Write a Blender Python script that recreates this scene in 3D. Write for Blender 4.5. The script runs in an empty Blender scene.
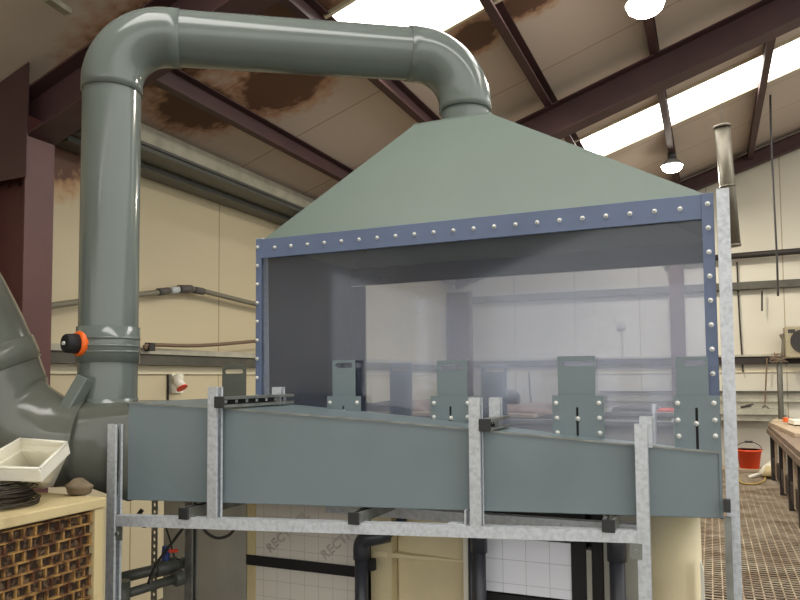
import bpy, bmesh, math, random
from mathutils import Vector, Matrix
random.seed(7)
SC = bpy.context.scene
C = SC.collection
PI = math.pi

# ------------------------------------------------------------------ camera
F, PX, PY, TH, PT, RO, CZ = 710., 400., 340., math.radians(23.6), math.radians(3.1), .0077, 1.75
c_, s_ = math.cos(TH), math.sin(TH)
f0 = Vector((-s_*math.cos(PT), c_*math.cos(PT), math.sin(PT)))
r0 = Vector((c_, s_, 0)); u0 = r0.cross(f0)
RR = r0*math.cos(RO) - u0*math.sin(RO)
UU = u0*math.cos(RO) + r0*math.sin(RO)
CAM = Vector((0, 0, CZ))
cam = bpy.data.objects.new('camera', bpy.data.cameras.new('camera'))
C.objects.link(cam)
M3 = Matrix((RR, UU, -f0)).transposed()
cam.matrix_world = Matrix.Translation(CAM) @ M3.to_4x4()
cam.data.sensor_width = 36; cam.data.lens = 36*F/800; cam.data.shift_y = 40/800
cam.data.clip_end = 100; cam.data.clip_start = .05
SC.camera = cam

def ray(x, y): return f0 + RR*((x-PX)/F) - UU*((y-PY)/F)
def dep(x, y, d): return CAM + ray(x, y)*d              # point seen at x,y at distance d
def pl(x, y, ax, v):                                    # point seen at x,y on a plane
    r = ray(x, y); return CAM + r*((v-CAM[ax])/r[ax])
def pn(x, y, n, k):
    n = Vector(n); r = ray(x, y); return CAM + r*((k-n.dot(CAM))/n.dot(r))

# ------------------------------------------------------------------ materials
MATS = {}
def srgb(r, g, b):
    f = lambda v: v/12.92 if v <= .04045 else ((v+.055)/1.055)**2.4
    return (f(r/255), f(g/255), f(b/255), 1)
def mat(name, col, rough=.5, metal=0., noise=0., nscale=20., col2=None, bump=0., bscale=60., stretch=None, spec=.5, nlo=.4, nhi=.7):
    m = bpy.data.materials.new(name); m.use_nodes = True
    nt = m.node_tree; N = nt.nodes; L = nt.links
    b = N['Principled BSDF']
    b.inputs['Base Color'].default_value = col
    b.inputs['Roughness'].default_value = rough
    b.inputs['Metallic'].default_value = metal
    b.inputs['Specular IOR Level'].default_value = spec
    tc = N.new('ShaderNodeTexCoord'); mp = N.new('ShaderNodeMapping')
    L.new(tc.outputs['Object'], mp.inputs[0])
    if stretch: mp.inputs['Scale'].default_value = stretch
    if noise or col2:
        nz = N.new('ShaderNodeTexNoise'); nz.inputs['Scale'].default_value = nscale
        nz.inputs['Detail'].default_value = 5
        L.new(mp.outputs[0], nz.inputs['Vector'])
        cr = N.new('ShaderNodeValToRGB')
        cr.color_ramp.elements[0].position = nlo; cr.color_ramp.elements[1].position = nhi
        c2 = col2 or tuple(max(0, v*(1-noise)) for v in col[:3])+(1,)
        cr.color_ramp.elements[0].color = col; cr.color_ramp.elements[1].color = c2
        L.new(nz.outputs['Fac'], cr.inputs[0]); L.new(cr.outputs[0], b.inputs['Base Color'])
    if bump:
        n2 = N.new('ShaderNodeTexNoise'); n2.inputs['Scale'].default_value = bscale
        L.new(mp.outputs[0], n2.inputs['Vector'])
        bp = N.new('ShaderNodeBump'); bp.inputs['Strength'].default_value = bump; bp.inputs['Distance'].default_value = .01
        L.new(n2.outputs['Fac'], bp.inputs['Height']); L.new(bp.outputs[0], b.inputs['Normal'])
    MATS[name] = m
    return m

mat('pvc', srgb(108, 116, 111), .14, noise=.10, nscale=2.5)
mat('pvc_satin', srgb(116, 130, 134), .42, noise=.10, nscale=3)
mat('hood_sheet', srgb(113, 127, 118), .5, noise=.10, nscale=1.5)
mat('duct_dark', srgb(98, 100, 92), .16, noise=.2, nscale=3, bump=.06, bscale=9)
mat('panel_dark', srgb(36, 48, 74), .4, noise=.15, nscale=4)
mat('blue', srgb(100, 114, 142), .5, noise=.12, nscale=6)
mat('galv', srgb(208, 213, 218), .42, .25, noise=.35, nscale=70, nlo=.4, nhi=.85)
mat('galv_dull', srgb(150, 152, 146), .5, .6, noise=.35, nscale=14)
mat('slot_shade', srgb(38, 38, 36), .7)  # near-black tone painted as the shade inside slots and channels
mat('bolt', srgb(225, 225, 220), .3, .5)
mat('cap', srgb(48, 49, 50), .55)
mat('maroon', srgb(92, 50, 48), .5, noise=.25, nscale=3, bump=.1, bscale=30)
mat('maroon_dull', srgb(80, 54, 54), .6, noise=.25, nscale=3)
mat('flue', srgb(112, 106, 92), .42, .5, noise=.3, nscale=5)
mat('rail', srgb(84, 82, 72), .6, .2, noise=.3, nscale=8)
mat('rail_pale', srgb(176, 172, 154), .55, .1, noise=.25, nscale=8)
mat('cream_trim', srgb(222, 212, 182), .5)
mat('conduit', srgb(118, 114, 98), .5)
mat('conduit_brown', srgb(112, 92, 72), .6)
mat('tape', srgb(186, 194, 196), .5)
mat('tape_dark', srgb(86, 82, 78), .7)
mat('cable', srgb(42, 38, 34), .6)
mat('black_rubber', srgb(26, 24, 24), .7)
mat('pipe_dark', srgb(58, 60, 68), .35)
mat('pipe_grey', srgb(86, 88, 82), .4)
mat('orange', srgb(242, 104, 24), .45)
mat('red', srgb(226, 62, 34), .4)
mat('bucket_red', srgb(248, 84, 40), .45)
mat('blue_cap', srgb(44, 66, 130), .5)
mat('white_plastic', srgb(236, 232, 216), .4, noise=.08, nscale=8)
mat('cream_plastic', srgb(214, 198, 152), .5, noise=.18, nscale=3)
mat('tank_cream', srgb(218, 204, 164), .5, noise=.2, nscale=2.5)
mat('pale_grey', srgb(166, 164, 152), .6, noise=.15, nscale=4)
mat('grey_panel', srgb(176, 172, 160), .6, noise=.35, nscale=3, stretch=(1, 1, .6))
mat('cool_top', srgb(206, 188, 142), .6, col2=srgb(160, 138, 96), nscale=6, nlo=.5, nhi=.75)
mat('pad_frame', srgb(168, 130, 74), .8, col2=srgb(88, 52, 30), nscale=22, nlo=.4, nhi=.6, bump=.3)
mat('pad_dark', srgb(52, 38, 26), .9, col2=srgb(128, 104, 78), nscale=50, bump=.8, bscale=80, nlo=.5, nhi=.7)
mat('wire', srgb(66, 60, 52), .5, .4)
mat('stone', srgb(128, 112, 90), .85, noise=.45, nscale=14, bump=.5, bscale=25)
mat('mesh_steel', srgb(196, 182, 158), .6, .1, col2=srgb(146, 122, 98), nscale=4)
mat('debris', srgb(74, 56, 46), .95, col2=srgb(34, 26, 22), nscale=5, bump=1, bscale=25, nlo=.35, nhi=.65)
mat('concrete', srgb(112, 106, 98), .85, noise=.3, nscale=2)
mat('bench_dark', srgb(46, 38, 34), .7, noise=.3, nscale=6)
mat('bench_top', srgb(132, 114, 96), .75, noise=.35, nscale=8)
mat('plank', srgb(178, 160, 134), .8, noise=.25, nscale=6, stretch=(1, 6, 6))
mat('ac_beige', srgb(158, 148, 120), .5, noise=.1)
mat('ac_dark', srgb(52, 48, 44), .5)
mat('yellow_hose', srgb(176, 150, 84), .5)
mat('clutter_brown', srgb(150, 128, 108), .85, col2=srgb(92, 66, 56), nscale=6, bump=.6, bscale=12)
mat('clutter_dark', srgb(64, 60, 56), .8, noise=.3, nscale=8)

def emis(name, col, st):
    m = bpy.data.materials.new(name); m.use_nodes = True
    N = m.node_tree.nodes; N.clear()
    e = N.new('ShaderNodeEmission'); e.inputs[0].default_value = col; e.inputs[1].default_value = st
    o = N.new('ShaderNodeOutputMaterial'); m.node_tree.links.new(e.outputs[0], o.inputs[0])
    MATS[name] = m; return m
emis('skylight', (1, .97, .92, 1), 7.0)
emis('lamp', (1, .93, .82, 1), 30)

def sheet_mat(name, tint, haze, hz, gl):
    m = bpy.data.materials.new(name); m.use_nodes = True
    nt = m.node_tree; N = nt.nodes; L = nt.links; N.clear()
    t = N.new('ShaderNodeBsdfTransparent'); t.inputs[0].default_value = tint
    d = N.new('ShaderNodeBsdfDiffuse'); d.inputs[0].default_value = haze
    tr = N.new('ShaderNodeBsdfTranslucent'); tr.inputs[0].default_value = haze
    m0 = N.new('ShaderNodeMixShader'); m0.inputs[0].default_value = .35
    L.new(d.outputs[0], m0.inputs[1]); L.new(tr.outputs[0], m0.inputs[2])
    tc = N.new('ShaderNodeTexCoord'); nz = N.new('ShaderNodeTexNoise'); nz.inputs['Scale'].default_value = 1.6; nz.inputs['Detail'].default_value = 6
    L.new(tc.outputs['Object'], nz.inputs['Vector'])
    mr = N.new('ShaderNodeMapRange'); mr.inputs[1].default_value = .3; mr.inputs[2].default_value = .75
    mr.inputs[3].default_value = hz*.6; mr.inputs[4].default_value = hz*1.4
    L.new(nz.outputs['Fac'], mr.inputs[0])
    m1 = N.new('ShaderNodeMixShader'); L.new(mr.outputs[0], m1.inputs[0])
    L.new(t.outputs[0], m1.inputs[1]); L.new(m0.outputs[0], m1.inputs[2])
    g = N.new('ShaderNodeBsdfGlossy'); g.inputs['Roughness'].default_value = .06
    fr = N.new('ShaderNodeFresnel'); fr.inputs[0].default_value = 1.5
    ml = N.new('ShaderNodeMath'); ml.operation = 'MULTIPLY'; ml.inputs[1].default_value = gl
    L.new(fr.outputs[0], ml.inputs[0])
    m2 = N.new('ShaderNodeMixShader'); L.new(ml.outputs[0], m2.inputs[0])
    L.new(m1.outputs[0], m2.inputs[1]); L.new(g.outputs[0], m2.inputs[2])
    o = N.new('ShaderNodeOutputMaterial'); L.new(m2.outputs[0], o.inputs[0])
    MATS[name] = m; return m
sheet_mat('clear_front', (.92, .945, 1, 1), (.64, .69, .80, 1), .07, .75)
sheet_mat('clear_rear', (.94, .95, .99, 1), (.84, .86, .92, 1), .24, 1.0)

def joint_mat(name, col, axis, pitch, linecol, width, rust=None, rough=.5):
    """painted sheeting with a joint every `pitch` metres along an axis, optional rust stains of their own shape"""
    m = bpy.data.materials.new(name); m.use_nodes = True
    nt = m.node_tree; N = nt.nodes; L = nt.links; b = N['Principled BSDF']; b.inputs['Roughness'].default_value = rough
    b.inputs['Specular IOR Level'].default_value = .3
    g = N.new('ShaderNodeNewGeometry'); sp = N.new('ShaderNodeSeparateXYZ'); L.new(g.outputs['Position'], sp.inputs[0])
    a = N.new('ShaderNodeMath'); a.operation = 'DIVIDE'; a.inputs[1].default_value = pitch; L.new(sp.outputs[axis], a.inputs[0])
    fr = N.new('ShaderNodeMath'); fr.operation = 'FRACT'; L.new(a.outputs[0], fr.inputs[0])
    lt = N.new('ShaderNodeMath'); lt.operation = 'LESS_THAN'; lt.inputs[1].default_value = width/pitch; L.new(fr.outputs[0], lt.inputs[0])
    nz = N.new('ShaderNodeTexNoise'); nz.inputs['Scale'].default_value = .8; L.new(g.outputs['Position'], nz.inputs['Vector'])
    mx0 = N.new('ShaderNodeMix'); mx0.data_type = 'RGBA'
    mx0.inputs[6].default_value = col; mx0.inputs[7].default_value = tuple(v*.86 for v in col[:3])+(1,)
    L.new(nz.outputs['Fac'], mx0.inputs[0])
    mx = N.new('ShaderNodeMix'); mx.data_type = 'RGBA'; L.new(mx0.outputs[2], mx.inputs[6]); mx.inputs[7].default_value = linecol
    L.new(lt.outputs[0], mx.inputs[0])
    last = mx.outputs[2]
    if rust:
        n3 = N.new('ShaderNodeTexNoise'); n3.inputs['Scale'].default_value = 14; n3.inputs['Detail'].default_value = 8
        L.new(g.outputs['Position'], n3.inputs['Vector'])
        tot = None
        for (cx, cy, cz, sx, sy, sz) in rust:
            mp = N.new('ShaderNodeMapping'); mp.vector_type = 'TEXTURE'
            mp.inputs['Location'].default_value = (cx, cy, cz); mp.inputs['Scale'].default_value = (sx, sy, sz)
            L.new(g.outputs['Position'], mp.inputs[0])
            ln = N.new('ShaderNodeVectorMath'); ln.operation = 'LENGTH'; L.new(mp.outputs[0], ln.inputs[0])
            ad = N.new('ShaderNodeMath'); ad.operation = 'MULTIPLY_ADD'; ad.inputs[1].default_value = .9
            L.new(n3.outputs['Fac'], ad.inputs[0]); L.new(ln.outputs['Value'], ad.inputs[2])
            r = N.new('ShaderNodeMapRange'); r.inputs[1].default_value = 1.9; r.inputs[2].default_value = 1.25
            r.inputs[3].default_value = 0; r.inputs[4].default_value = 1; L.new(ad.outputs[0], r.inputs[0])
            if tot is None: tot = r.outputs[0]
            else:
                q = N.new('ShaderNodeMath'); q.operation = 'MAXIMUM'; L.new(tot, q.inputs[0]); L.new(r.outputs[0], q.inputs[1]); tot = q.outputs[0]
        cr = N.new('ShaderNodeValToRGB'); cr.color_ramp.elements[0].color = srgb(178, 116, 56); cr.color_ramp.elements[1].color = srgb(104, 74, 58)
        cr.color_ramp.elements[0].position = .55; cr.color_ramp.elements[1].position = 1.0
        L.new(tot, cr.inputs[0])
        m3 = N.new('ShaderNodeMix'); m3.data_type = 'RGBA'; L.new(tot, m3.inputs[0]); L.new(last, m3.inputs[6]); L.new(cr.outputs[0], m3.inputs[7])
        last = m3.outputs[2]
    L.new(last, b.inputs['Base Color'])
    MATS[name] = m; return m
joint_mat('wall_cream_left', srgb(204, 192, 160), 1, 1.05, srgb(150, 134, 100), .012, rust=[(-4.1, 3.45, 3.45, 1, .35, .35)])
joint_mat('wall_cream_rear', srgb(210, 205, 188), 0, 1.0, srgb(160, 148, 120), .014)
joint_mat('roof', srgb(212, 197, 182), 1, 1.02, srgb(158, 138, 116), .014,
          rust=[(-2.85, 4.38, 3.93, .34, .34, 2), (-2.5, 3.6, 4.05, .55, .5, 2), (-3.4, 4.1, 3.74, .26, .36, 2), (-1.58, 5.08, 4.35, .18, .22, 2),
                (-1.12, 4.98, 4.5, .26, .2, 2), (-3.1, 3.4, 3.85, .5, .4, 2)])
def insul_mat(name, col, pitch_inv=1/.078):
    m = bpy.data.materials.new(name); m.use_nodes = True
    nt = m.node_tree; N = nt.nodes; L = nt.links; b = N['Principled BSDF']; b.inputs['Roughness'].default_value = .45
    g = N.new('ShaderNodeNewGeometry'); sp = N.new('ShaderNodeSeparateXYZ'); L.new(g.outputs['Position'], sp.inputs[0])
    outs = []
    for ax, off in (('X', 0.03), ('Z', .02)):
        o = 'XYZ'.index(ax)
        a = N.new('ShaderNodeMath'); a.operation = 'MULTIPLY_ADD'; a.inputs[1].default_value = pitch_inv; a.inputs[2].default_value = off*13; L.new(sp.outputs[o], a.inputs[0])
        fr = N.new('ShaderNodeMath'); fr.operation = 'FRACT'; L.new(a.outputs[0], fr.inputs[0])
        lt = N.new('ShaderNodeMath'); lt.operation = 'LESS_THAN'; lt.inputs[1].default_value = .03; L.new(fr.outputs[0], lt.inputs[0])
        # dotted line: broken every few millimetres along the other axis
        a2 = N.new('ShaderNodeMath'); a2.operation = 'MULTIPLY'; a2.inputs[1].default_value = 110; L.new(sp.outputs[2-o], a2.inputs[0])
        f2 = N.new('ShaderNodeMath'); f2.operation = 'FRACT'; L.new(a2.outputs[0], f2.inputs[0])
        l2 = N.new('ShaderNodeMath'); l2.operation = 'LESS_THAN'; l2.inputs[1].default_value = .6; L.new(f2.outputs[0], l2.inputs[0])
        ml = N.new('ShaderNodeMath'); ml.operation = 'MULTIPLY'; L.new(lt.outputs[0], ml.inputs[0]); L.new(l2.outputs[0], ml.inputs[1]); outs.append(ml)
    q = N.new('ShaderNodeMath'); q.operation = 'MAXIMUM'; L.new(outs[0].outputs[0], q.inputs[0]); L.new(outs[1].outputs[0], q.inputs[1])
    mx = N.new('ShaderNodeMix'); mx.data_type = 'RGBA'; mx.inputs[6].default_value = col; mx.inputs[7].default_value = tuple(v*.45 for v in col[:3])+(1,)
    L.new(q.outputs[0], mx.inputs[0]); L.new(mx.outputs[2], b.inputs['Base Color'])
    MATS[name] = m
insul_mat('insulation', srgb(224, 217, 206))
insul_mat('insulation_white', srgb(240, 242, 250), 1/.1)

# ------------------------------------------------------------------ mesh helpers
WORLD = {}                                                  # object name -> world matrix of things and parts
def box(bm, lo, hi):
    r = bmesh.ops.create_cube(bm, size=1)
    lo = Vector(lo); hi = Vector(hi)
    for v in r['verts']:
        v.co = Vector([lo[i]+(hi[i]-lo[i])*(v.co[i]+.5) for i in range(3)])
    return r['verts']
def obox(bm, p0, p1, w, h, up=(0, 0, 1)):
    """a bar of width w, height h from p0 to p1"""
    p0, p1, up = Vector(p0), Vector(p1), Vector(up)
    d = (p1-p0).normalized(); x = d.cross(up)
    if x.length < 1e-4: x = d.cross(Vector((1, 0, 0)))
    x.normalize(); z = x.cross(d)
    vs = [bm.verts.new(p+x*a*w/2+z*b*h/2) for p in (p0, p1) for a, b in ((-1, -1), (1, -1), (1, 1), (-1, 1))]
    for f in ((3, 2, 1, 0), (4, 5, 6, 7), (0, 1, 5, 4), (1, 2, 6, 5), (2, 3, 7, 6), (3, 0, 4, 7)):
        bm.faces.new([vs[i] for i in f])
def tube(bm, pts, r, seg=24, cap=True):
    pts = [Vector(p) for p in pts]; n = len(pts)
    rs = r if isinstance(r, (list, tuple)) else [r]*n
    t = [(pts[min(i+1, n-1)]-pts[max(i-1, 0)]).normalized() for i in range(n)]
    a = t[0].cross(Vector((0, 0, 1)))
    if a.length < 1e-3: a = t[0].cross(Vector((0, 1, 0)))
    a.normalize(); rings = []
    for i in range(n):
        if i:
            q = t[i-1].rotation_difference(t[i]); a = q @ a
        a = (a - t[i]*a.dot(t[i])).normalized(); b = t[i].cross(a)
        rings.append([bm.verts.new(pts[i]+(a*math.cos(2*PI*k/seg)+b*math.sin(2*PI*k/seg))*rs[i]) for k in range(seg)])
    for i in range(n-1):
        for k in range(seg):
            f = bm.faces.new((rings[i][k], rings[i][(k+1) % seg], rings[i+1][(k+1) % seg], rings[i+1][k])); f.smooth = True
    if cap:
        bm.faces.new(rings[0][::-1]); bm.faces.new(rings[-1])
def loft(bm, loops, cap=True, smooth=False):
    rings = [[bm.verts.new(p) for p in l] for l in loops]; n = len(rings[0])
    for i in range(len(rings)-1):
        for k in range(n):
            f = bm.faces.new((rings[i][k], rings[i][(k+1) % n], rings[i+1][(k+1) % n], rings[i+1][k])); f.smooth = smooth
    if cap: bm.faces.new(rings[0][::-1]); bm.faces.new(rings[-1])
def holed(bm, outer, holes, o, ux, uy, t):
    """a plate of thickness t with holes; outline and holes in the plate's own plane"""
    o, ux, uy = Vector(o), Vector(ux), Vector(uy); n = ux.cross(uy)
    ed = []
    for lp in [outer]+holes:
        vs = [bm.verts.new(o+ux*a+uy*b) for a, b in lp]
        ed += [bm.edges.new((vs[i], vs[(i+1) % len(vs)])) for i in range(len(vs))]
    g = bmesh.ops.triangle_fill(bm, edges=ed, use_beauty=True, use_dissolve=False)
    fs = [e for e in g['geom'] if isinstance(e, bmesh.types.BMFace)]
    ex = bmesh.ops.extrude_face_region(bm, geom=fs)
    for v in [e for e in ex['geom'] if isinstance(e, bmesh.types.BMVert)]: v.co += n*t
def rect(x0, y0, x1, y1): return [(x0, y0), (x1, y0), (x1, y1), (x0, y1)]
def stadium(x0, y0, x1, y1, n=6):
    out = []
    if x1-x0 > y1-y0:
        r = (y1-y0)/2; cy = (y0+y1)/2
        out += [(x1-r+r*math.cos(a), cy+r*math.sin(a)) for a in [-PI/2+PI*i/n for i in range(n+1)]]
        out += [(x0+r+r*math.cos(a), cy+r*math.sin(a)) for a in [PI/2+PI*i/n for i in range(n+1)]]
    else:
        r = (x1-x0)/2; cx = (x0+x1)/2
        out += [(cx+r*math.cos(a), y1-r+r*math.sin(a)) for a in [PI*i/n for i in range(n+1)]]
        out += [(cx+r*math.cos(a), y0+r+r*math.sin(a)) for a in [PI+PI*i/n for i in range(n+1)]]
    return out
def channel(bm, p0, p1, opn, s=.041, t=.0025, lip=.011):
    """strut channel from p0 to p1, open towards opn"""
    p0, p1 = Vector(p0), Vector(p1); d = (p1-p0).normalized()
    a = Vector(opn); a = (a-d*a.dot(d)).normalized(); b = d.cross(a); h = s/2
    prof = [(-h, -h), (h, -h), (h, -h+lip), (h-t, -h+lip), (h-t, -h+t), (-h+t, -h+t), (-h+t, h-t), (h-t, h-t), (h-t, h-lip), (h, h-lip), (h, h), (-h, h)]
    r0_ = [bm.verts.new(p0+a*x+b*y) for x, y in prof]; r1_ = [bm.verts.new(p1+a*x+b*y) for x, y in prof]
    n = len(prof)
    for i in range(n): bm.faces.new((r0_[i], r0_[(i+1) % n], r1_[(i+1) % n], r1_[i]))
    bm.faces.new(r0_[::-1]); bm.faces.new(r1_)
def arc(c, a, b, r, a0, a1, n=14):
    return [Vector(c)+Vector(a)*(r*math.cos(a0+(a1-a0)*i/n))+Vector(b)*(r*math.sin(a0+(a1-a0)*i/n)) for i in range(n+1)]

def obj(name, bm, m, parent=None, bevel=0., origin=None, local=False):
    """link a bmesh as ONE mesh object; vertices are given in world space unless local"""
    bmesh.ops.recalc_face_normals(bm, faces=bm.faces[:])
    me = bpy.data.meshes.new(name)
    if local:
        loc = Vector(origin or (0, 0, 0))
    else:
        if origin is None:
            xs = [v.co for v in bm.verts]
            origin = Vector([(min(v[i] for v in xs)+max(v[i] for v in xs))/2 for i in range(2)]+[min(v[2] for v in xs)])
        origin = Vector(origin)
        bmesh.ops.translate(bm, vec=-origin, verts=bm.verts[:])
        base = WORLD.get(parent.name, Vector((0, 0, 0))) if parent else Vector((0, 0, 0))
        loc = origin-base
    bm.to_mesh(me); bm.free()
    me.materials.append(MATS[m] if isinstance(m, str) else m)
    o = bpy.data.objects.new(name, me); C.objects.link(o)
    if parent: o.parent = parent
    o.location = loc
    WORLD[o.name] = loc+(WORLD.get(parent.name, Vector((0, 0, 0))) if parent else Vector((0, 0, 0)))
    if bevel:
        md = o.modifiers.new('bevel', 'BEVEL'); md.width = bevel; md.segments = 2; md.limit_method = 'ANGLE'
    return o
def tag(o, label, cat, group=None, kind=None):
    if label: o['label'] = label
    if cat: o['category'] = cat
    if group: o['group'] = group
    if kind: o['kind'] = kind
    return o
def struct(name, bm, m, **k):
    o = obj(name, bm, m, **k); o['kind'] = 'structure'; return o
def thing(name, label, cat, loc=(0, 0, 0), group=None):
    o = bpy.data.objects.new(name, None); C.objects.link(o); o.location = loc; o.empty_display_size = .1
    WORLD[o.name] = Vector(loc)
    return tag(o, label, cat, group)
def B(): return bmesh.new()
def simple(name, m, fn, *a, parent=None, bevel=0., **k):
    bm = B(); fn(bm, *a, **k); return obj(name, bm, m, parent, bevel)

# bolt head prototype mesh, facing -Y
def bolt_mesh():
    bm = B()
    tube(bm, [(0, .001, 0), (0, -.0015, 0)], .0085, 20)
    tube(bm, [(0, -.0015, 0), (0, -.0055, 0), (0, -.0085, 0), (0, -.010, 0)], [.0066, .0066, .005, .002], 12)
    bmesh.ops.recalc_face_normals(bm, faces=bm.faces[:])
    me = bpy.data.meshes.new('bolt'); bm.to_mesh(me); bm.free(); me.materials.append(MATS['bolt']); return me
BOLT = bolt_mesh()
def bolt(parent, p):
    o = bpy.data.objects.new('bolt', BOLT); C.objects.link(o); o.parent = parent
    o.location = Vector(p)-WORLD[parent.name]; return o

# ------------------------------------------------------------------ the building
XW, YG = -4.1, 11.66
RZ = lambda x: CZ+3.13+.335*x                               # underside of the roof
simple_floor = B(); box(simple_floor, (-30, -30, -.1), (30, 14, 0)); struct('floor', simple_floor, 'concrete')
bm = B(); box(bm, (XW-.1, -1.9, 0), (XW, YG+.1, RZ(XW)+.02)); box(bm, (XW-.1, -7, 0), (XW, -5.3, RZ(XW)+.02)); box(bm, (XW-.1, -5.3, 3.05), (XW, -1.9, RZ(XW)+.02))
struct('wall_left', bm, 'wall_cream_left')          # with an unseen doorway behind the viewpoint, added for light and sheet reflections
bm = B()
loft(bm, [[(XW, y, 0), (5, y, 0), (5, y, RZ(5)), (XW, y, RZ(XW))] for y in (YG, YG+.1)])
struct('wall_rear', bm, 'wall_cream_rear')
SK = [(3.95, 4.78, -2.25), (8.05, 8.95, -2.3), (1.25, 2.1, -2.3), (-5, -4.1, -2.3)]               # skylight strips: y0, y1, lower end x; last two unseen, added for their light
def slab(bm, x0, x1, y0, y1, t=.06, dz=0):
    loft(bm, [[(x0, y0, RZ(x0)+dz), (x1, y0, RZ(x1)+dz), (x1, y1, RZ(x1)+dz), (x0, y1, RZ(x0)+dz)],
              [(x0, y0, RZ(x0)+dz+t), (x1, y0, RZ(x1)+dz+t), (x1, y1, RZ(x1)+dz+t), (x0, y1, RZ(x0)+dz+t)]])
bm = B()
edges = [-7]
for y0, y1, x0 in sorted(SK): edges += [y0, y1]
edges += [YG+.1]
for i in range(0, len(edges), 2): slab(bm, XW-.1, 5, edges[i], edges[i+1])
for y0, y1, x0 in SK: slab(bm, XW-.1, x0, y0, y1)
struct('ceiling', bm, 'roof')
for i, (y0, y1, x0) in enumerate(SK):
    bm = B(); slab(bm, x0, 5, y0, y1, .02, .02)
    w = struct('window_%d' % (i+1), bm, 'skylight')
    bm = B()
    for y in (y0, y1): obox(bm, (x0, y, RZ(x0)), (5, y, RZ(5)), .03, .05)
    obj('window_frame', bm, 'cream_trim', w)

# girts and cover strips of the two walls
def girt(name, z0, z1, m, side, label, depth=.10):
    bm = B()
    if side == 'left': box(bm, (XW, 3.3, z0), (XW+depth, YG, z1))
    else: box(bm, (XW, YG-depth, z0), (5, YG, z1))
    return tag(obj(name, bm, m, bevel=.004), label, 'wall rail')
t = thing('wall_rail', 'dark steel wall rail with pale top flange along the left wall at eye level', 'wall rail', (XW+.05, 6, 1.9))
bm = B(); box(bm, (XW, 3.1, 1.955), (XW+.12, YG, 2.0)); obj('flange', bm, 'rail_pale', t)
bm = B(); box(bm, (XW, 3.1, 1.87), (XW+.10, YG, 1.953)); obj('web', bm, 'rail', t)
bm = B(); box(bm, (XW, 3.1, 1.80), (XW+.02, YG, 1.868)); struct('trim_1', bm, 'cream_trim')
t = thing('wall_rail', 'dark steel wall rail with pale lower lip across the rear wall under the air conditioner', 'wall rail', (1, YG-.05, 1.95))
bm = B(); box(bm, (XW+.12, YG-.12, 2.03), (4, YG, 2.06)); obj('flange', bm, 'rail_pale', t)
bm = B(); box(bm, (XW+.12, YG-.10, 1.92), (4, YG, 2.028)); obj('web', bm, 'bench_dark', t)
bm = B(); box(bm, (XW, YG-.02, 1.80), (4, YG, 1.868)); struct('trim_2', bm, 'cream_trim')
tag(simple('wall_rail', 'rail', box, (XW+.12, YG-.12, 3.02), (4, YG, 3.13), bevel=.004),
    'dull steel rail across the rear wall, just below the round black conduit', 'wall rail')
tag(simple('conduit', 'cable', tube, [(-.6, YG-.16, 3.50), (4, YG-.16, 3.56)], .045, 12),
    'round black conduit running across the rear wall above the dull rail', 'conduit')

# I section helper: p0..p1, depth h along 'up', flange b
def ibeam(bm, p0, p1, h, b, up, tf=.012, tw=.009):
    p0, p1, up = Vector(p0), Vector(p1), Vector(up).normalized()
    obox(bm, p0+up*(h/2-tf/2), p1+up*(h/2-tf/2), b, tf, up)
    obox(bm, p0-up*(h/2-tf/2), p1-up*(h/2-tf/2), b, tf, up)
    obox(bm, p0, p1, tw, h-2*tf-.001, up)
sl = Vector((1, 0, .335)).normalized(); nrm = Vector((-.335, 0, 1)).normalized()
def portal(y, lab_c, lab_b, h=.42, w=.2, hb=.28):
    t = thing('steel_column', lab_c, 'column', (XW+h/2, y, 0))
    bm = B(); ibeam(bm, (XW+h/2+.01, y, 0), (XW+h/2+.01, y, RZ(XW)-.18), h, w, (1, 0, 0)); obj('shaft', bm, 'maroon', t)
    bm = B()
    for px_ in (-.05, .05):
        for z in (2.95, 3.15): tube(bm, [(XW+h/2+px_, y-.006, z), (XW+h/2+px_, y-.02, z)], .012, 8)
    obj('bolt_group', bm, 'maroon_dull', t)
    t2 = thing('roof_beam', lab_b, 'roof beam', (0, y, RZ(0)-.4))
    q0 = Vector((XW+.05, y, RZ(XW+.05)-.16-hb/2)); q1 = Vector((4.6, y, RZ(4.6)-.16-hb/2))
    bm = B(); ibeam(bm, q0, q1, hb, w, nrm); obj('beam', bm, 'maroon_dull', t2)
    bm = B()
    yy = y-w/2-.012
    loft(bm, [[(XW+.002, q, 2.95), (XW+h+.03, q, 2.95), (XW+h+.03, q, RZ(XW+h+.03)-.02), (XW+.002, q, RZ(XW)-.02)] for q in (yy, yy+.01)])
    obj('knee_plate', bm, 'maroon_dull', t2)
portal(3.0, 'maroon steel column left of the tall vertical grey pipe', 'broad maroon steel roof beam crossing behind the top of the grey pipe')
portal(6.62, 'maroon steel column on the left wall, standing behind the hood', 'thick maroon roof beam rising to the upper right behind the hood')
# gable rafter and gable posts
bm = B(); ibeam(bm, (XW+.1, YG-.13, RZ(XW+.1)-.17), (4.6, YG-.13, RZ(4.6)-.17), .2, .12, nrm)
tag(obj('roof_beam', bm, 'maroon_dull'), 'slim maroon roof beam following the top of the rear wall', 'roof beam')
bm = B(); ibeam(bm, (XW+.22, YG-.24, 0), (XW+.22, YG-.24, RZ(XW)-.3), .4, .2, (1, 0, 0))
tag(obj('steel_column', bm, 'maroon_dull'), 'maroon corner column seen through the clear sheet between left and rear walls', 'column')
gx = pl(677, 300, 1, YG-.2).x
bm = B(); ibeam(bm, (gx, YG-.22, 0), (gx, YG-.22, RZ(gx)-.3), .16, .2, (0, 1, 0))
tag(obj('steel_column', bm, 'maroon_dull'), 'maroon post on the rear wall seen through the right end of the clear sheet', 'column')

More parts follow.
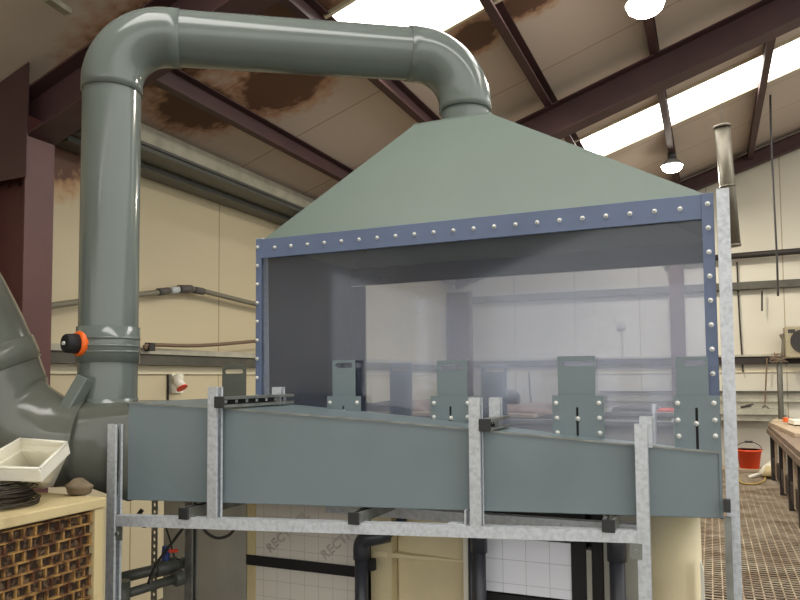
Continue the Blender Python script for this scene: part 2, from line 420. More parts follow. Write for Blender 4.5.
# purlins
pur_lab = ['maroon roof purlin running away just above the left wall eaves', 'maroon roof purlin passing under the skylight over the grey pipe',
           'maroon roof purlin that meets the thick roof beam above the hood', 'maroon roof purlin beside the hanging lamps, right of the hood top',
           'maroon roof purlin at the far right of the roof, crossing the long skylight']
for i, x in enumerate((-3.2, -2.24, -1.32, -.38, .62)):
    bm = B(); z = RZ(x)
    box(bm, (x-.035, 3.11, z-.15), (x-.028, YG-.1, z-.012)); box(bm, (x-.035, 3.11, z-.157), (x+.035, YG-.1, z-.15)); box(bm, (x-.035, 3.11, z-.012), (x+.035, YG-.1, z-.004))
    box(bm, (x+.028, 3.11, z-.15), (x+.035, YG-.1, z-.135))
    tag(obj('purlin', bm, 'maroon_dull'), pur_lab[i], 'purlin', 'roof purlins')
for x, lb in ((1.6, 'maroon roof purlin outside the upper right corner'),):
    pass
a = pn(47, -2, (-.335, 0, 1), CZ+3.06); b_ = pn(68, 12, (-.335, 0, 1), CZ+3.06)
tag(simple('roof_batten', 'rail_pale', obox, a, b_, .05, .03), 'short pale batten on the dark roof at the upper left', 'batten')
# eaves: galvanised purlin and dark gutter channel
t = thing('eaves_beam', 'pale galvanised channel with dark lower lip running along the left eaves', 'eaves beam', (XW+.3, 7, 3.4))
bm = B(); x = XW+.42
box(bm, (x-.004, 3.4, 3.44), (x, YG-.3, 3.585)); box(bm, (x-.06, 3.4, 3.585), (x, YG-.3, 3.59)); obj('web', bm, 'rail_pale', t)
bm = B(); box(bm, (XW+.22, 3.4, 3.40), (x+.01, YG-.3, 3.437)); box(bm, (x+.004, 3.4, 3.43), (x+.03, YG-.3, 3.45)); obj('lower_lip', bm, 'pipe_grey', t)
bm = B(); box(bm, (XW+.02, 3.4, 3.36), (XW+.2, YG-.3, 3.40)); obj('gutter', bm, 'pipe_grey', t)

# ------------------------------------------------------------------ lamps
def bay_lamp(px_, py_, y, label):
    p = pl(px_, py_, 1, y)
    t = thing('bay_lamp', label, 'lamp', p, 'lit high bay lamps')
    top = RZ(p.x)-.16
    bm = B(); tube(bm, [p+Vector((0, 0, 0)), p+Vector((0, 0, .02)), p+Vector((0, 0, .06)), p+Vector((0, 0, .085))], [.135, .13, .09, .05], 28); obj('lamp_shade', bm, 'galv_dull', t)
    bm = B(); tube(bm, [p+Vector((0, 0, .086)), p+Vector((0, 0, .17))], .05, 16); obj('ballast_housing', bm, 'cap', t)
    bm = B(); tube(bm, [p+Vector((0, 0, .17)), (p.x, p.y, max(top, p.z+.18))], .009, 8); obj('hanging_rod', bm, 'galv_dull', t)
    bm = B(); tube(bm, [p+Vector((0, 0, -.075)), p+Vector((0, 0, -.068)), p+Vector((0, 0, -.04)), p+Vector((0, 0, -.001))], [.04, .08, .115, .13], 28); obj('bulb', bm, 'lamp', t)
    l = bpy.data.lights.new('bay_light', 'AREA'); l.shape = 'DISK'; l.size = .3; l.energy = 70; l.color = (1, .9, .76)
    lo = bpy.data.objects.new('bay_light', l); C.objects.link(lo); lo.location = p+Vector((0, 0, -.12))
    return t
bay_lamp(645, 4, 5.1, 'lit high bay lamp at the top edge, nearer of the two hanging lamps')
bay_lamp(672, 166, 9.6, 'lit high bay lamp low behind the right slope of the hood')

# ------------------------------------------------------------------ fume hood enclosure
YF, YB = 2.74, 3.69
XL, XR = pl(257.5, 300, 1, YF).x, pl(713.5, 200, 1, YF).x
ZT, ZB, SW = 2.399, 1.28, .089
hood = thing('fume_hood', 'large grey fume hood with clear front sheet and bolted blue border over the tank', 'fume hood', ((XL+XR)/2, (YF+YB)/2, 1.28))
tl, tr = pl(413, 127, 1, 3.05), pl(490, 112, 1, 3.05)
ztop = (tl.z+tr.z)/2
bm = B()
loft(bm, [[(XL, YF+.012, ZT-.01), (XR, YF+.012, ZT-.01), (XR, YB, ZT-.01), (XL, YB, ZT-.01)],
          [(tl.x, 3.05, ztop), (tr.x, 3.05, ztop), (tr.x, 3.42, ztop), (tl.x, 3.42, ztop)]], cap=False)
cone = obj('hood_cone', bm, 'hood_sheet', hood)
so = cone.modifiers.new('solid', 'SOLIDIFY'); so.thickness = .008; so.offset = -1
NX, NY = (tl.x+tr.x)/2+.01, 3.235
bm = B(); holed(bm, rect(tl.x, 3.05, tr.x, 3.42), [[(NX+.118*math.cos(2*PI*i/32), NY+.118*math.sin(2*PI*i/32)) for i in range(32)]], (0, 0, ztop), (1, 0, 0), (0, 1, 0), .008)
obj('hood_top', bm, 'hood_sheet', hood)
simple('front_sheet', 'clear_front', box, (XL+.005, YF+.002, ZB), (XR-.005, YF+.010, ZT-.02), parent=hood)
simple('rear_sheet', 'clear_rear', box, (XL+.02, YB-.014, ZB), (XR-.02, YB-.006, ZT-.02), parent=hood)
bm = B(); box(bm, (XL, YF+.012, ZB-.03), (XL+.01, YB, ZT-.012)); o = obj('side_panel', bm, 'panel_dark', hood); o['label'] = 'dark opaque left end panel'
bm = B(); box(bm, (XR-.01, YF+.012, ZB-.03), (XR, YB, ZT-.012)); obj('side_panel', bm, 'panel_dark', hood)
bm = B(); box(bm, (XL+.01, YB-.034, ZT-.11), (XR-.01, YB-.016, ZT-.012)); obj('rear_header', bm, 'panel_dark', hood)
bm = B(); box(bm, (XL+.012, YB-.036, ZB), (XL+.10, YB-.018, ZT-.115)); obj('rear_stile', bm, 'panel_dark', hood)
ts = simple('top_border_strip', 'blue', box, (XL, YF-.010, ZT-SW), (XR, YF, ZT), parent=hood, bevel=.001)
z = ZT-SW/2
xa, xb = pl(276, 250.5, 1, YF).x, pl(680, 206.5, 1, YF).x
for i in range(21): bolt(ts, (xa+(xb-xa)*i/20, YF-.010, z))
for sx, xx in ((XL, XL+.026), (XR-.040, XR)):
    ss = simple('side_border_strip', 'blue', box, (sx, YF-.014, ZB), (xx, YF-.0005, ZT+.002), parent=hood, bevel=.001)
    ss.location.y -= .0
    for k in range(12): bolt(ss, ((sx+xx)/2-.004*(sx < -1), YF-.014, ZT-.037-k*.0862))

# ------------------------------------------------------------------ exhaust duct
RP = .121
pt = Vector((-2.34, 2.275, 0))                              # foot of the vertical pipe
pb = dep(107.5, 405, 3.03); pt = Vector((pb.x, pb.y, 0))
zc1 = dep(175, 38.5, 3.10).z+.035; zc2 = dep(410, 51, 3.33).z+.022
duct = thing('exhaust_duct', 'smooth grey pipe rising on the left, crossing over and dropping into the hood top', 'exhaust duct', (pt.x, pt.y, 1.5))
dh = Vector((NX-pt.x, NY-pt.y, 0)); LH = dh.length; dh.normalize()
BR = .235
zz = Vector((0, 0, 1))
ztopv = zc1-BR
# vertical pipe
bm = B(); tube(bm, [(pt.x, pt.y, 1.50), (pt.x, pt.y, ztopv)], RP, 48, cap=False); obj('riser_pipe', bm, 'pvc', duct)
c1 = Vector((pt.x, pt.y, ztopv))+dh*BR
e1 = arc(c1, -dh, zz, BR, 0, PI/2, 18)
bm = B(); tube(bm, [Vector((pt.x, pt.y, ztopv-.035))]+e1+[e1[-1]+dh*.05], RP+.006, 48, cap=True); obj('elbow', bm, 'pvc', duct)
BR2 = .235
c2 = Vector((NX, NY, zc2-BR2))-dh*BR2
e2 = arc(c2, zz, dh, BR2, 0, PI/2, 18)
s1 = e1[-1]; s2 = e2[0]
bm = B(); tube(bm, [s1-dh*.01, s2+dh*.01], RP, 48, cap=False); obj('crossover_pipe', bm, 'pvc', duct)
bm = B(); tube(bm, [e2[0]-dh*.05]+e2+[e2[-1]-zz*.03], RP+.006, 48, cap=True); obj('elbow', bm, 'pvc', duct)
bm = B(); tube(bm, [e2[-1], (NX, NY, ztop-.03)], RP-.005, 48, cap=False); obj('outlet_pipe', bm, 'pvc', duct)
for k, pp, dd in ((0, s1+dh*.05, dh), (1, e2[0]-dh*.05, dh)):
    pass
# damper coupling on the riser
zA, zB = pl(109, 326, 1, pt.y).z, pl(109, 363, 1, pt.y).z
def zat(y): return dep(109, y, 2.91).z
zA, zB = zat(325), zat(362)
bm = B(); tube(bm, [(pt.x, pt.y, zB), (pt.x, pt.y, zA)], RP+.007, 48)
for y in (337, 345, 351):
    zt = zat(y); tube(bm, [(pt.x, pt.y, zt-.004), (pt.x, pt.y, zt+.004)], RP+.0095, 48)
cpl = obj('damper_coupling', bm, 'pvc', duct)
kd = (-RR*.62 - f0*.78); kd.z = .0; kd.normalize()
kc = Vector((pt.x, pt.y, zat(343)))+kd*(RP+.004)
bm = B(); tube(bm, [kc-kd*.02, kc+kd*.004, kc+kd*.014, kc+kd*.014], [.053, .053, .05, .03], 32); o = obj('seal_ring', bm, 'orange', cpl); o['label'] = 'orange seal ring'
bm = B(); tube(bm, [kc+kd*.01, kc+kd*.058, kc+kd*.065], [.042, .039, .034], 32); o = obj('knob', bm, 'black_rubber', cpl); o['label'] = 'black knob'
bm = B(); tube(bm, [kc+kd*.063, kc+kd*.073], .008, 12); obj('knob_screw', bm, 'bolt', cpl)

# ------------------------------------------------------------------ big fan duct at the left
fan = thing('fan_duct', 'wide dark grey duct sweeping down from the left edge into a horizontal pipe', 'duct', (-2.6, 2.1, 1.3))
pts_px = [(-112, 235, 2.80), (-75, 290, 2.82), (-45, 345, 2.85), (-22, 392, 2.88), (8, 425, 2.90), (50, 440, 2.92), (84, 443, 2.93)]
pp = [dep(*p) for p in pts_px]
def smooth_path(P, rs, n=6):
    out, ro = [], []
    for i in range(len(P)-1):
        p0 = P[max(i-1, 0)]; p1 = P[i]; p2 = P[i+1]; p3 = P[min(i+2, len(P)-1)]
        for k in range(n):
            t = k/n
            out.append(.5*((2*p1)+(-p0+p2)*t+(2*p0-5*p1+4*p2-p3)*t*t+(-p0+3*p1-3*p2+p3)*t**3)); ro.append(rs[i]+(rs[i+1]-rs[i])*t)
    out.append(P[-1]); ro.append(rs[-1]); return out, ro
P, Rr = smooth_path(pp, [.27, .27, .27, .262, .232, .188, .176])
bm = B(); tube(bm, P, Rr, 48, cap=False); obj('elbow', bm, 'duct_dark', fan)
a = P[15]; dtmp = (P[17]-P[13]).normalized(); 
bm = B(); tube(bm, [a-dtmp*.05, a-dtmp*.045, a+dtmp*.045, a+dtmp*.05], [.268, .276, .274, .264], 48); obj('collar', bm, 'duct_dark', fan)
pe = P[-1]
bm = B(); tube(bm, [pe-(P[-1]-P[-2]).normalized()*.012, pe+(P[-1]-P[-2]).normalized()*.008], .181, 48, cap=False); obj('joint_ring', bm, 'duct_dark', fan)
# branch saddle and gusset where the riser joins
bm = B(); tube(bm, [(pt.x, pt.y, 1.55), (pt.x, pt.y, zat(399))], [RP+.003, RP+.003], 48); obj('branch_socket', bm, 'pvc', duct)
g0 = dep(67, 411, 2.86); g1 = dep(86, 378, 2.90)
bm = B(); obox(bm, g0, g1, .06, .05, up=(-.7, 0, .7)); obj('branch_brace', bm, 'pvc', duct, bevel=.004)

# ------------------------------------------------------------------ tapered lip duct (plenum)
A = dep(128, 500, 2.82); Bp = dep(720, 518.5, 2.42); zb = (A.z+Bp.z)/2-.0; zbl, zbr = A.z, Bp.z
YP = YF-.012
A = Vector((A.x, A.y, zb)); Bp = Vector((Bp.x, Bp.y, zb))
def fr(px_, py_):                                           # point on the plenum's front plane
    n = (Bp-A).cross(zz).normalized(); return pn(px_, py_, n, n.dot(A))
tops = [fr(x, y) for x, y in ((128, 402.2), (219, 407.6), (400, 422), (600, 441.3), (720, 452))]
plen = thing('extraction_plenum', 'long grey tapered plenum box lying in front of the tank below the hood', 'plenum', (-.9, 2.6, zb))
bm = B()
loops = []
for t_ in tops:
    zq = zbl+(zbr-zbl)*(t_.x-A.x)/(Bp.x-A.x)
    loops.append([(t_.x, t_.y, zq), (t_.x, t_.y, t_.z), (t_.x+.0, YP, t_.z), (t_.x, YP, zq)])
loft(bm, loops); obj('duct_body', bm, 'pvc_satin', plen, bevel=.003)
# weld bead along the top front edge and end cap lip
bm = B()
for i in range(len(tops)-1): obox(bm, tops[i]+Vector((0, -.001, -.002)), tops[i+1]+Vector((0, -.001, -.002)), .006, .006)
bw = obj('weld_bead', bm, 'galv_dull', plen)
bm = B(); obox(bm, Vector((tops[-1].x, tops[-1].y, zb-.004)), Vector((tops[-1].x, tops[-1].y, tops[-1].z+.004)), .008, .010, up=(0, 1, 0)); obj('end_lip', bm, 'pvc_satin', plen)
# round to square transition
ztp = tops[0].z; cc = Vector((A.x, (A.y+YP)/2-.1, (zb+ztp)/2))
dx_ = (P[-1]-P[-2]).normalized()
n = 32; ring0, ring1 = [], []
pe2 = pe+dx_*.01
sidev = dx_.cross(zz).normalized()*-1
yc = (A.y+YP)/2; hy = (YP-A.y)/2; hz = (ztp-zb)/2; zc = (ztp+zb)/2
for k in range(n):
    an = 2*PI*k/n; ca, sa = math.cos(an), math.sin(an)
    ring0.append(pe2+Vector((0, 1, 0))*(.176*ca)+zz*(.176*sa))
    q = max(abs(ca), abs(sa)); ring1.append(Vector((A.x-.001, yc+hy*ca/q, zc+hz*sa/q)))
bm = B(); loft(bm, [ring0, [a*.45+b*.55+Vector((0, 0, 0)) for a, b in zip(ring0, ring1)], ring1], cap=False, smooth=True); obj('round_to_square_piece', bm, 'duct_dark', plen)

# ------------------------------------------------------------------ slide dampers
def slide(x0, x1, ytop, slot, plate, bolts, cslot, cbolt, label, y=YF-.035, m='pvc_satin'):
    ax, bx = pl(x0, 395, 1, y).x, pl(x1, 395, 1, y).x
    zt = pl((x0+x1)/2, ytop, 1, y).z
    t = thing('slide_damper', label, 'slide damper', ((ax+bx)/2, y, 1.3), 'slide dampers along the tank lip')
    sx0, sx1 = pl(slot[0], slot[1], 1, y).x, pl(slot[2], slot[1], 1, y).x
    sz1, sz0 = pl(slot[0], slot[1], 1, y).z, pl(slot[0], slot[3], 1, y).z
    bm = B(); holed(bm, rect(ax, 1.32, bx, zt), [stadium(sx0, sz0, sx1, sz1)], (0, y+.006, 0), (1, 0, 0), (0, 0, 1), .006)
    obj('blade', bm, m, t)
    if plate:
        yp = y-.010
        a = pl(plate[0], plate[1], 1, yp); b_ = pl(plate[2], plate[1], 1, yp); lo = 1.36
        c0 = pl(cslot[0], cslot[1], 1, yp); w = .0045; cb = pl(cslot[0], cslot[2], 1, yp)
        cb.z = max(cb.z, lo+.006)
        bm = B(); holed(bm, rect(a.x, lo, b_.x, a.z), [stadium(c0.x-w, cb.z, c0.x+w, c0.z)], (0, yp, 0), (1, 0, 0), (0, 0, 1), .008)
        pm = obj('mounting_plate', bm, m, t)
        bm = B(); box(bm, (c0.x-w, yp+.001, cb.z), (c0.x+w, yp+.003, c0.z)); obj('slot_shade_strip', bm, 'slot_shade', pm)  # solid dark strip painted as the shade behind the plate slot
        for (bx_, by_) in bolts: bolt(pm, pl(bx_, by_, 1, yp-.008))
        bolt(pm, pl(cbolt[0], cbolt[1], 1, yp-.008))
    return t
slide(222, 245.5, 365, (224.5, 369.5, 243, 373.5), None, [], None, None, 'dark grey slide damper left of the hood, behind the plenum top', m='duct_dark')
slide(332.5, 355, 360, (335, 363, 352.5, 368), (328, 396, 361), [(330, 402.5), (357, 402.5)], (344, 405.5, 425), (344, 411.5), 'narrow slide damper at the left end of the clear front sheet')
slide(437, 467, 360.5, (439.5, 364.5, 463.5, 370.3), (431, 396, 473.5), [(434, 403), (467.5, 403), (434, 417), (467.5, 417)], (451, 406, 435), (451, 418), 'slide damper just left of the middle upright post')
slide(558, 595.5, 356, (560.8, 361, 594, 366.5), (552.5, 395.5, 604), [(556, 403), (599, 403), (557, 418), (599.5, 418), (557.5, 432.5), (600, 433)], (577.5, 407, 440), (578, 418.5), 'tall wide slide damper between the middle and right upright posts')
slide(676, 709, 356.5, (683, 360, 705.5, 366.5), (673.5, 395.5, 719.5), [(677.5, 403), (714, 403), (678, 420), (715, 420), (679, 436), (715.5, 436)], (696.5, 407.5, 452), (696.5, 423.5), 'slide damper at the right end beside the galvanised corner post')
# rear row seen through both sheets
for (x0, x1, yt, lb) in ((390, 412, 363, 'slide damper on the rear tank lip, seen left of the middle post'), (481, 507, 364, 'slide damper on the rear tank lip, seen just right of the middle post')):
    slide(x0, x1, yt, (x0+3, yt+4, x1-3, yt+8), None, [], None, None, lb, y=YB+.03)

# ------------------------------------------------------------------ galvanised support frame
frame = thing('support_frame', 'galvanised strut channel frame of posts, rails and arms carrying the plenum', 'frame', (-.9, 2.5, 0))
nfr = (Bp-A).cross(zz).normalized()
if nfr.y > 0: nfr = -nfr
kf = nfr.dot(A)
dline = (Bp-A).normalized()
OFF = .03
def onl(px_, py_): return pn(px_, py_, nfr, kf+OFF)
zrail = (onl(120, 517.5).z+onl(630, 538.5).z)/2
def post(px_, ytop, zlow, opn=(1, 0, 0), part='post'):
    p = onl(px_, ytop); bm = B(); channel(bm, (p.x, p.y, zlow), (p.x, p.y, p.z), opn)
    return obj(part, bm, 'galv', frame), p
_, q1 = post(115.5, 424, 0); _, q2 = post(215.5, 387, zrail+.021); _, q3 = post(475.5, 397.5, zrail+.021); _, q4 = post(641, 424, 0)
a, b_ = onl(118.5, 517), onl(636, 538)
bm = B(); channel(bm, (a.x, a.y, zrail), (b_.x, b_.y, zrail), (0, 0, -1)); obj('rail', bm, 'galv', frame)
# rear rail, parallel to the tank
bm = B(); channel(bm, (XL+.4, YF-.05, zrail), (pl(643, 530, 1, YF-.05).x, YF-.05, zrail), (0, 0, -1)); obj('rail', bm, 'galv', frame)
p = pl(191, 560, 1, YF-.06); bm = B(); channel(bm, (p.x, p.y, 0), (p.x, p.y, zb-.05), (1, 0, 0)); obj('post', bm, 'galv_dull', frame)
# small angle cleats
for (px_, sx) in ((121.5, 1), (636, -1)):
    p = onl(px_, 525); bm = B()
    box(bm, (p.x-.02, p.y-.018, zrail-.075), (p.x+.02, p.y-.013, zrail-.022)); tube(bm, [(p.x, p.y-.018, zrail-.05), (p.x, p.y-.026, zrail-.05)], .008, 12)
    obj('cleat', bm, 'galv_dull', frame)
p = onl(462, 518); bm = B(); box(bm, (p.x-.05, p.y-.01, zrail+.021), (p.x+.016, p.y+.03, zrail+.026)); box(bm, (p.x+.012, p.y-.01, zrail+.026), (p.x+.017, p.y+.03, zrail+.075)); obj('cleat', bm, 'galv', frame)
# lower arms under the plenum
for (px_, py_, yend) in ((183.5, 509, 2.70), (353.5, 515.5, 2.70), (608.5, 527, 2.70)):
    p = pn(px_, py_, nfr, kf+OFF+.03); za = zb-.030
    bm = B(); channel(bm, (p.x, p.y, za), (p.x, yend, za), (0, 0, 1)); ar = obj('arm', bm, 'galv_dull', frame)
    bm = B(); box(bm, (p.x-.022, p.y-.004, za-.022), (p.x+.022, p.y+.006, za+.022)); obj('end_cap', bm, 'cap', ar, bevel=.002)
# upper arms and their stub posts
for q, (cx, cy), xend, (sx, sy), lowz in ((q2, (224, 402), 290, (278.5, 387), 0), (q3, (484, 424.5), 513, (495.5, 397.5), 0)):
    x = q.x+.043; za = pl(cx, cy, 1, q.y).z
    ye = min(pl(xend, cy-4, 0, x).y, YF-.04)
    bm = B(); channel(bm, (x, q.y-.03, za), (x, ye, za), (1, 0, 0)); ar = obj('arm', bm, 'galv_dull', frame)
    bm = B(); box(bm, (x-.022, q.y-.036, za-.022), (x+.022, q.y-.028, za+.022)); obj('end_cap', bm, 'cap', ar, bevel=.002)
    bm = B()
    nn = 7
    for k in range(nn):
        yy = q.y+.03+(ye-q.y-.05)*k/(nn-1)
        box(bm, (x-.0175, yy-.008, za-.006), (x-.0168, yy+.008, za+.006))
    o = obj('arm_slot_light', bm, 'bolt', ar)  # pale squares painted as light showing through the arm holes
    bm = B(); box(bm, (x-.0179, q.y-.02, za-.017), (x-.0176, ye-.01, za+.017)); obj('arm_recess_shade', bm, 'slot_shade', ar)  # dark strip laid on the web as shade inside the channel
    sp = pl(sx, sy, 1, ye-.06)
    bm = B(); channel(bm, (sp.x, sp.y, za-.05), (sp.x, sp.y, sp.z), (1, 0, 0)); obj('stub_post', bm, 'galv', frame)
sp = pl(647, 416.5, 1, YF-.12); bm = B(); channel(bm, (sp.x-.004, sp.y, pl(647, 447, 1, sp.y).z), (sp.x-.004, sp.y, sp.z), (1, 0, 0)); obj('stub_post', bm, 'galv', frame)
# corner post
cpx = pl(721.5, 190, 1, YF-.0)
bm = B(); channel(bm, (cpx.x+.003, YF-.005, 0), (cpx.x+.003, YF-.005, cpx.z), (0, 1, 0)); 
cpost = obj('corner_post', bm, 'galv', frame)
bm = B(); channel(bm, (XR+.012, YF-.055, 0), (XR+.012, YF-.055, zb+.0), (0, 1, 0), s=.022); obj('post', bm, 'galv_dull', frame)
bm = B(); box(bm, (XR+.0, YF-.085, zb+.02), (XR+.022, YF-.055, zb+.062)); obj('end_cap', bm, 'cap', frame)
bm = B(); channel(bm, (XL+.012, YF+.04, 1.285), (XL-.005, YF+.04, pl(264, 238, 1, YF+.02).z), (0, 1, 0)); obj('corner_post', bm, 'galv', frame)
bm = B(); channel(bm, (XL-.022, YB+.04, 0), (XL-.022, YB+.04, 2.3), (0, 1, 0)); obj('corner_post', bm, 'galv', frame)

# ------------------------------------------------------------------ tank and what clads it (below the frame)
YT = 3.0
def xt(px_, y=YT, py_=570): return pl(px_, py_, 1, y).x
def zt_(px_, py_, y=YT): return pl(px_, py_, 1, y).z
tank = thing('process_tank', 'cream plastic tank body standing below the hood behind the frame', 'tank', ((XL+XR)/2, 3.3, 0))
bm = B(); box(bm, (xt(392), 3.06, 0), (xt(466), 3.66, 1.22)); obj('tank_body', bm, 'tank_cream', tank, bevel=.01)
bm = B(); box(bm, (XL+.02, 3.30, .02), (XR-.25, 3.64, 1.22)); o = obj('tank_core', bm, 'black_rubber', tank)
bm = B(); box(bm, (xt(371), 3.0, 0), (xt(392)-.002, 3.28, 1.22)); obj('side_web', bm, 'tank_cream', tank)
bm = B(); loft(bm, [[(xt(374), 2.99, zt_(374, 551)), (xt(466), 3.055, zt_(466, 561, 3.05)), (xt(466), 3.055, zt_(466, 563, 3.05)), (xt(374), 2.99, zt_(374, 556))],
                    [(xt(374), 3.06, zt_(374, 551)), (xt(466), 3.059, zt_(466, 561, 3.05)), (xt(466), 3.059, zt_(466, 563, 3.05)), (xt(374), 3.06, zt_(374, 556))]]); obj('rib', bm, 'tank_cream', tank)
bm = B(); box(bm, (xt(465), 2.98, 0), (xt(469.5), 3.28, 1.22)); o = obj('edge_trim', bm, 'white_plastic', tank)
bm = B(); box(bm, (XL+.02, YF+.02, 1.262), (XR-.01, YF+.06, 1.279)); box(bm, (XL+.02, YB-.05, 1.262), (XR-.01, YB-.016, 1.279)); obj('rim', bm, 'pvc_satin', tank)

# left insulation board
bl = thing('insulation_board', 'off-white gridded insulation board with black straps, left of the dark elbow pipe', 'insulation board', (xt(300), 3.1, .5))
bm = B(); box(bm, (xt(256), YT, .45), (xt(358), YT+.05, 1.24)); board = obj('board', bm, 'insulation', bl)
bm = B(); box(bm, (xt(248), YT-.008, .45), (xt(256), YT+.05, 1.24)); obj('edge_trim', bm, 'cream_plastic', bl)
z1, z2 = zt_(250, 554), zt_(250, 564)
for za, zbb in ((z2, z1), (1.215-.065, 1.22)):
    bm = B(); box(bm, (xt(248), YT-.016, za), (xt(357), YT-.010, zbb)); obj('strap', bm, 'black_rubber', bl)
# printed outline lettering on the board
def outline_text(s, p, size, ang, parent, m):
    cu = bpy.data.curves.new('lettering', 'FONT'); cu.body = s; cu.size = size; cu.fill_mode = 'NONE'; cu.bevel_depth = .0009; cu.resolution_u = 2; cu.bevel_resolution = 0
    cu.space_character = 1.12
    ob = bpy.data.objects.new('tmp', cu); C.objects.link(ob)
    bpy.context.view_layer.update()
    me = bpy.data.meshes.new_from_object(ob.evaluated_get(bpy.context.evaluated_depsgraph_get()))
    C.objects.unlink(ob)
    me.transform(Matrix.Rotation(PI/2, 4, 'X') @ Matrix.Rotation(ang, 4, 'Z'))
    me.materials.clear(); me.materials.append(MATS[m])
    o = bpy.data.objects.new('printed_lettering', me); C.objects.link(o); o.parent = parent; o.location = Vector(p)-WORLD[parent.name]
    return o
mat('print', srgb(128, 122, 114), .6)
for (px_, py_) in ((270, 553), (325, 560)):
    outline_text('RECTICEL', (xt(px_, YT, py_), YT-.0015, zt_(px_, py_)), .062, math.radians(40), board, 'print')

# white board on the right
br = thing('insulation_board', 'bright white gridded insulation board in black framing, right of the twin dark pipes', 'insulation board', (xt(528), 3.1, .5))
bm = B(); box(bm, (xt(484), YT-.004, zt_(486, 590)), (xt(571.5), YT+.05, zt_(486, 536))); obj('board', bm, 'insulation_white', br)
bm = B(); box(bm, (xt(471), YT+.052, .45), (xt(604), YT+.09, 1.24)); 
box(bm, (xt(572), YT-.012, .45), (xt(587), YT+.05, 1.24)); box(bm, (xt(593), YT-.012, .45), (xt(603), YT+.05, 1.24)); box(bm, (xt(484), YT-.006, zt_(486, 538)+.012), (xt(571.5), YT+.05, 1.24))
box(bm, (xt(484), YT-.006, .45), (xt(571.5), YT+.05, zt_(486, 591)-.004)); obj('gasket_frame', bm, 'black_rubber', br)
bm = B(); box(bm, (xt(587.5), YT-.02, .45), (xt(592.5), YT+.04, zt_(590, 549))); obj('spacer', bm, 'pale_grey', br)
tag(simple('cladding_panel', 'pale_grey', box, (xt(604), YT+.0, .0), (xt(640), YT+.05, 1.24)), 'pale grey panel behind the dark pipe by the right post', 'panel')
tag(simple('cladding_panel', 'grey_panel', box, (xt(163), YT+.0, 0), (xt(246.5), YT+.05, 1.28), bevel=.003), 'grimy grey panel left of the gridded insulation board, under the plenum', 'panel')
# round cream tank at the right
cx, cy = pl(668, 560, 1, 3.02).x, 3.12
tt = thing('round_tank', 'upright cream tank rounded at the side, right of the right-hand post', 'tank', (cx, cy, 0))
bm = B(); tube(bm, [(cx+.01, cy, 0), (cx, cy, .5), (cx, cy, 1.22)], [.135, .125, .12], 40); obj('tank_shell', bm, 'tank_cream', tt)
bm = B(); box(bm, (cx-.13, cy-.02, 0), (cx-.085, cy+.1, 1.22)); obj('tank_flange', bm, 'pale_grey', tt)
# cream off-cut leaning against the mesh
p = pl(700, 560, 1, 3.0)
bm = B(); loft(bm, [[(p.x-.002, 3.0, .55), (p.x+.02, 3.0, .55), (p.x+.012, 3.0, p.z-.04), (p.x, 3.0, p.z)], [(p.x-.002, 3.03, .55), (p.x+.02, 3.03, .55), (p.x+.012, 3.03, p.z-.04), (p.x, 3.03, p.z)]])
tag(obj('plastic_offcut', bm, 'white_plastic'), 'narrow pointed white plastic piece standing by the rounded cream tank', 'offcut')

# dark drain pipes
def drain(px_, lbl, ztop_, y=2.90, r=.030, elbow=False, coll=None):
    x = pl(px_, 580, 1, y).x
    t = thing('drain_pipe', lbl, 'pipe', (x, y, .3))
    if elbow:
        za = pl(px_, 548, 1, y).z
        pth = [(x, y, .3), (x, y, za-.01)]
        bm = B(); tube(bm, pth, r, 24); obj('pipe', bm, 'pipe_dark', t)
        c = Vector((x+.05, y, za+.0)); e = arc(c, (-1, 0, 0), (0, 0, 1), .05, 0, PI/2, 8)
        bm = B(); tube(bm, [(x, y, za-.05)]+e+[e[-1]+Vector((.03, .02, .005)), e[-1]+Vector((.06, .05, .01))], r+.007, 24); obj('elbow', bm, 'pipe_dark', t)
        bm = B(); tube(bm, [e[-1]+Vector((.05, .045, .01)), e[-1]+Vector((.1, .11, .05)), e[-1]+Vector((.1, .11, .14))], r-.003, 24); obj('stub', bm, 'pipe_dark', t)
        bm = B(); box(bm, (x-.01, y+.01, za-.10), (x+.055, y+.04, za-.05)); obj('pipe_clip', bm, 'black_rubber', t)
    else:
        bm = B(); tube(bm, [(x, y, .3), (x, y, ztop_)], r, 24); obj('pipe', bm, 'pipe_dark', t)
        if coll:
            zc_ = pl(px_, coll, 1, y).z; bm = B(); tube(bm, [(x, y, zc_), (x, y, ztop_)], r+.007, 24); obj('socket', bm, 'pipe_dark', t)
drain(361.5, 'dark grey pipe with an elbow at the top, beside the off-white insulation board', 0, elbow=True)
drain(479.5, 'dark grey pipe under the middle upright post', 1.19, coll=552, r=.028)
drain(471.8, 'thin black pipe close beside the pipe under the middle post', 1.19, y=2.96, r=.014)
drain(617.5, 'dark grey socketed pipe left of the right-hand upright post', 1.17, coll=561, r=.030)

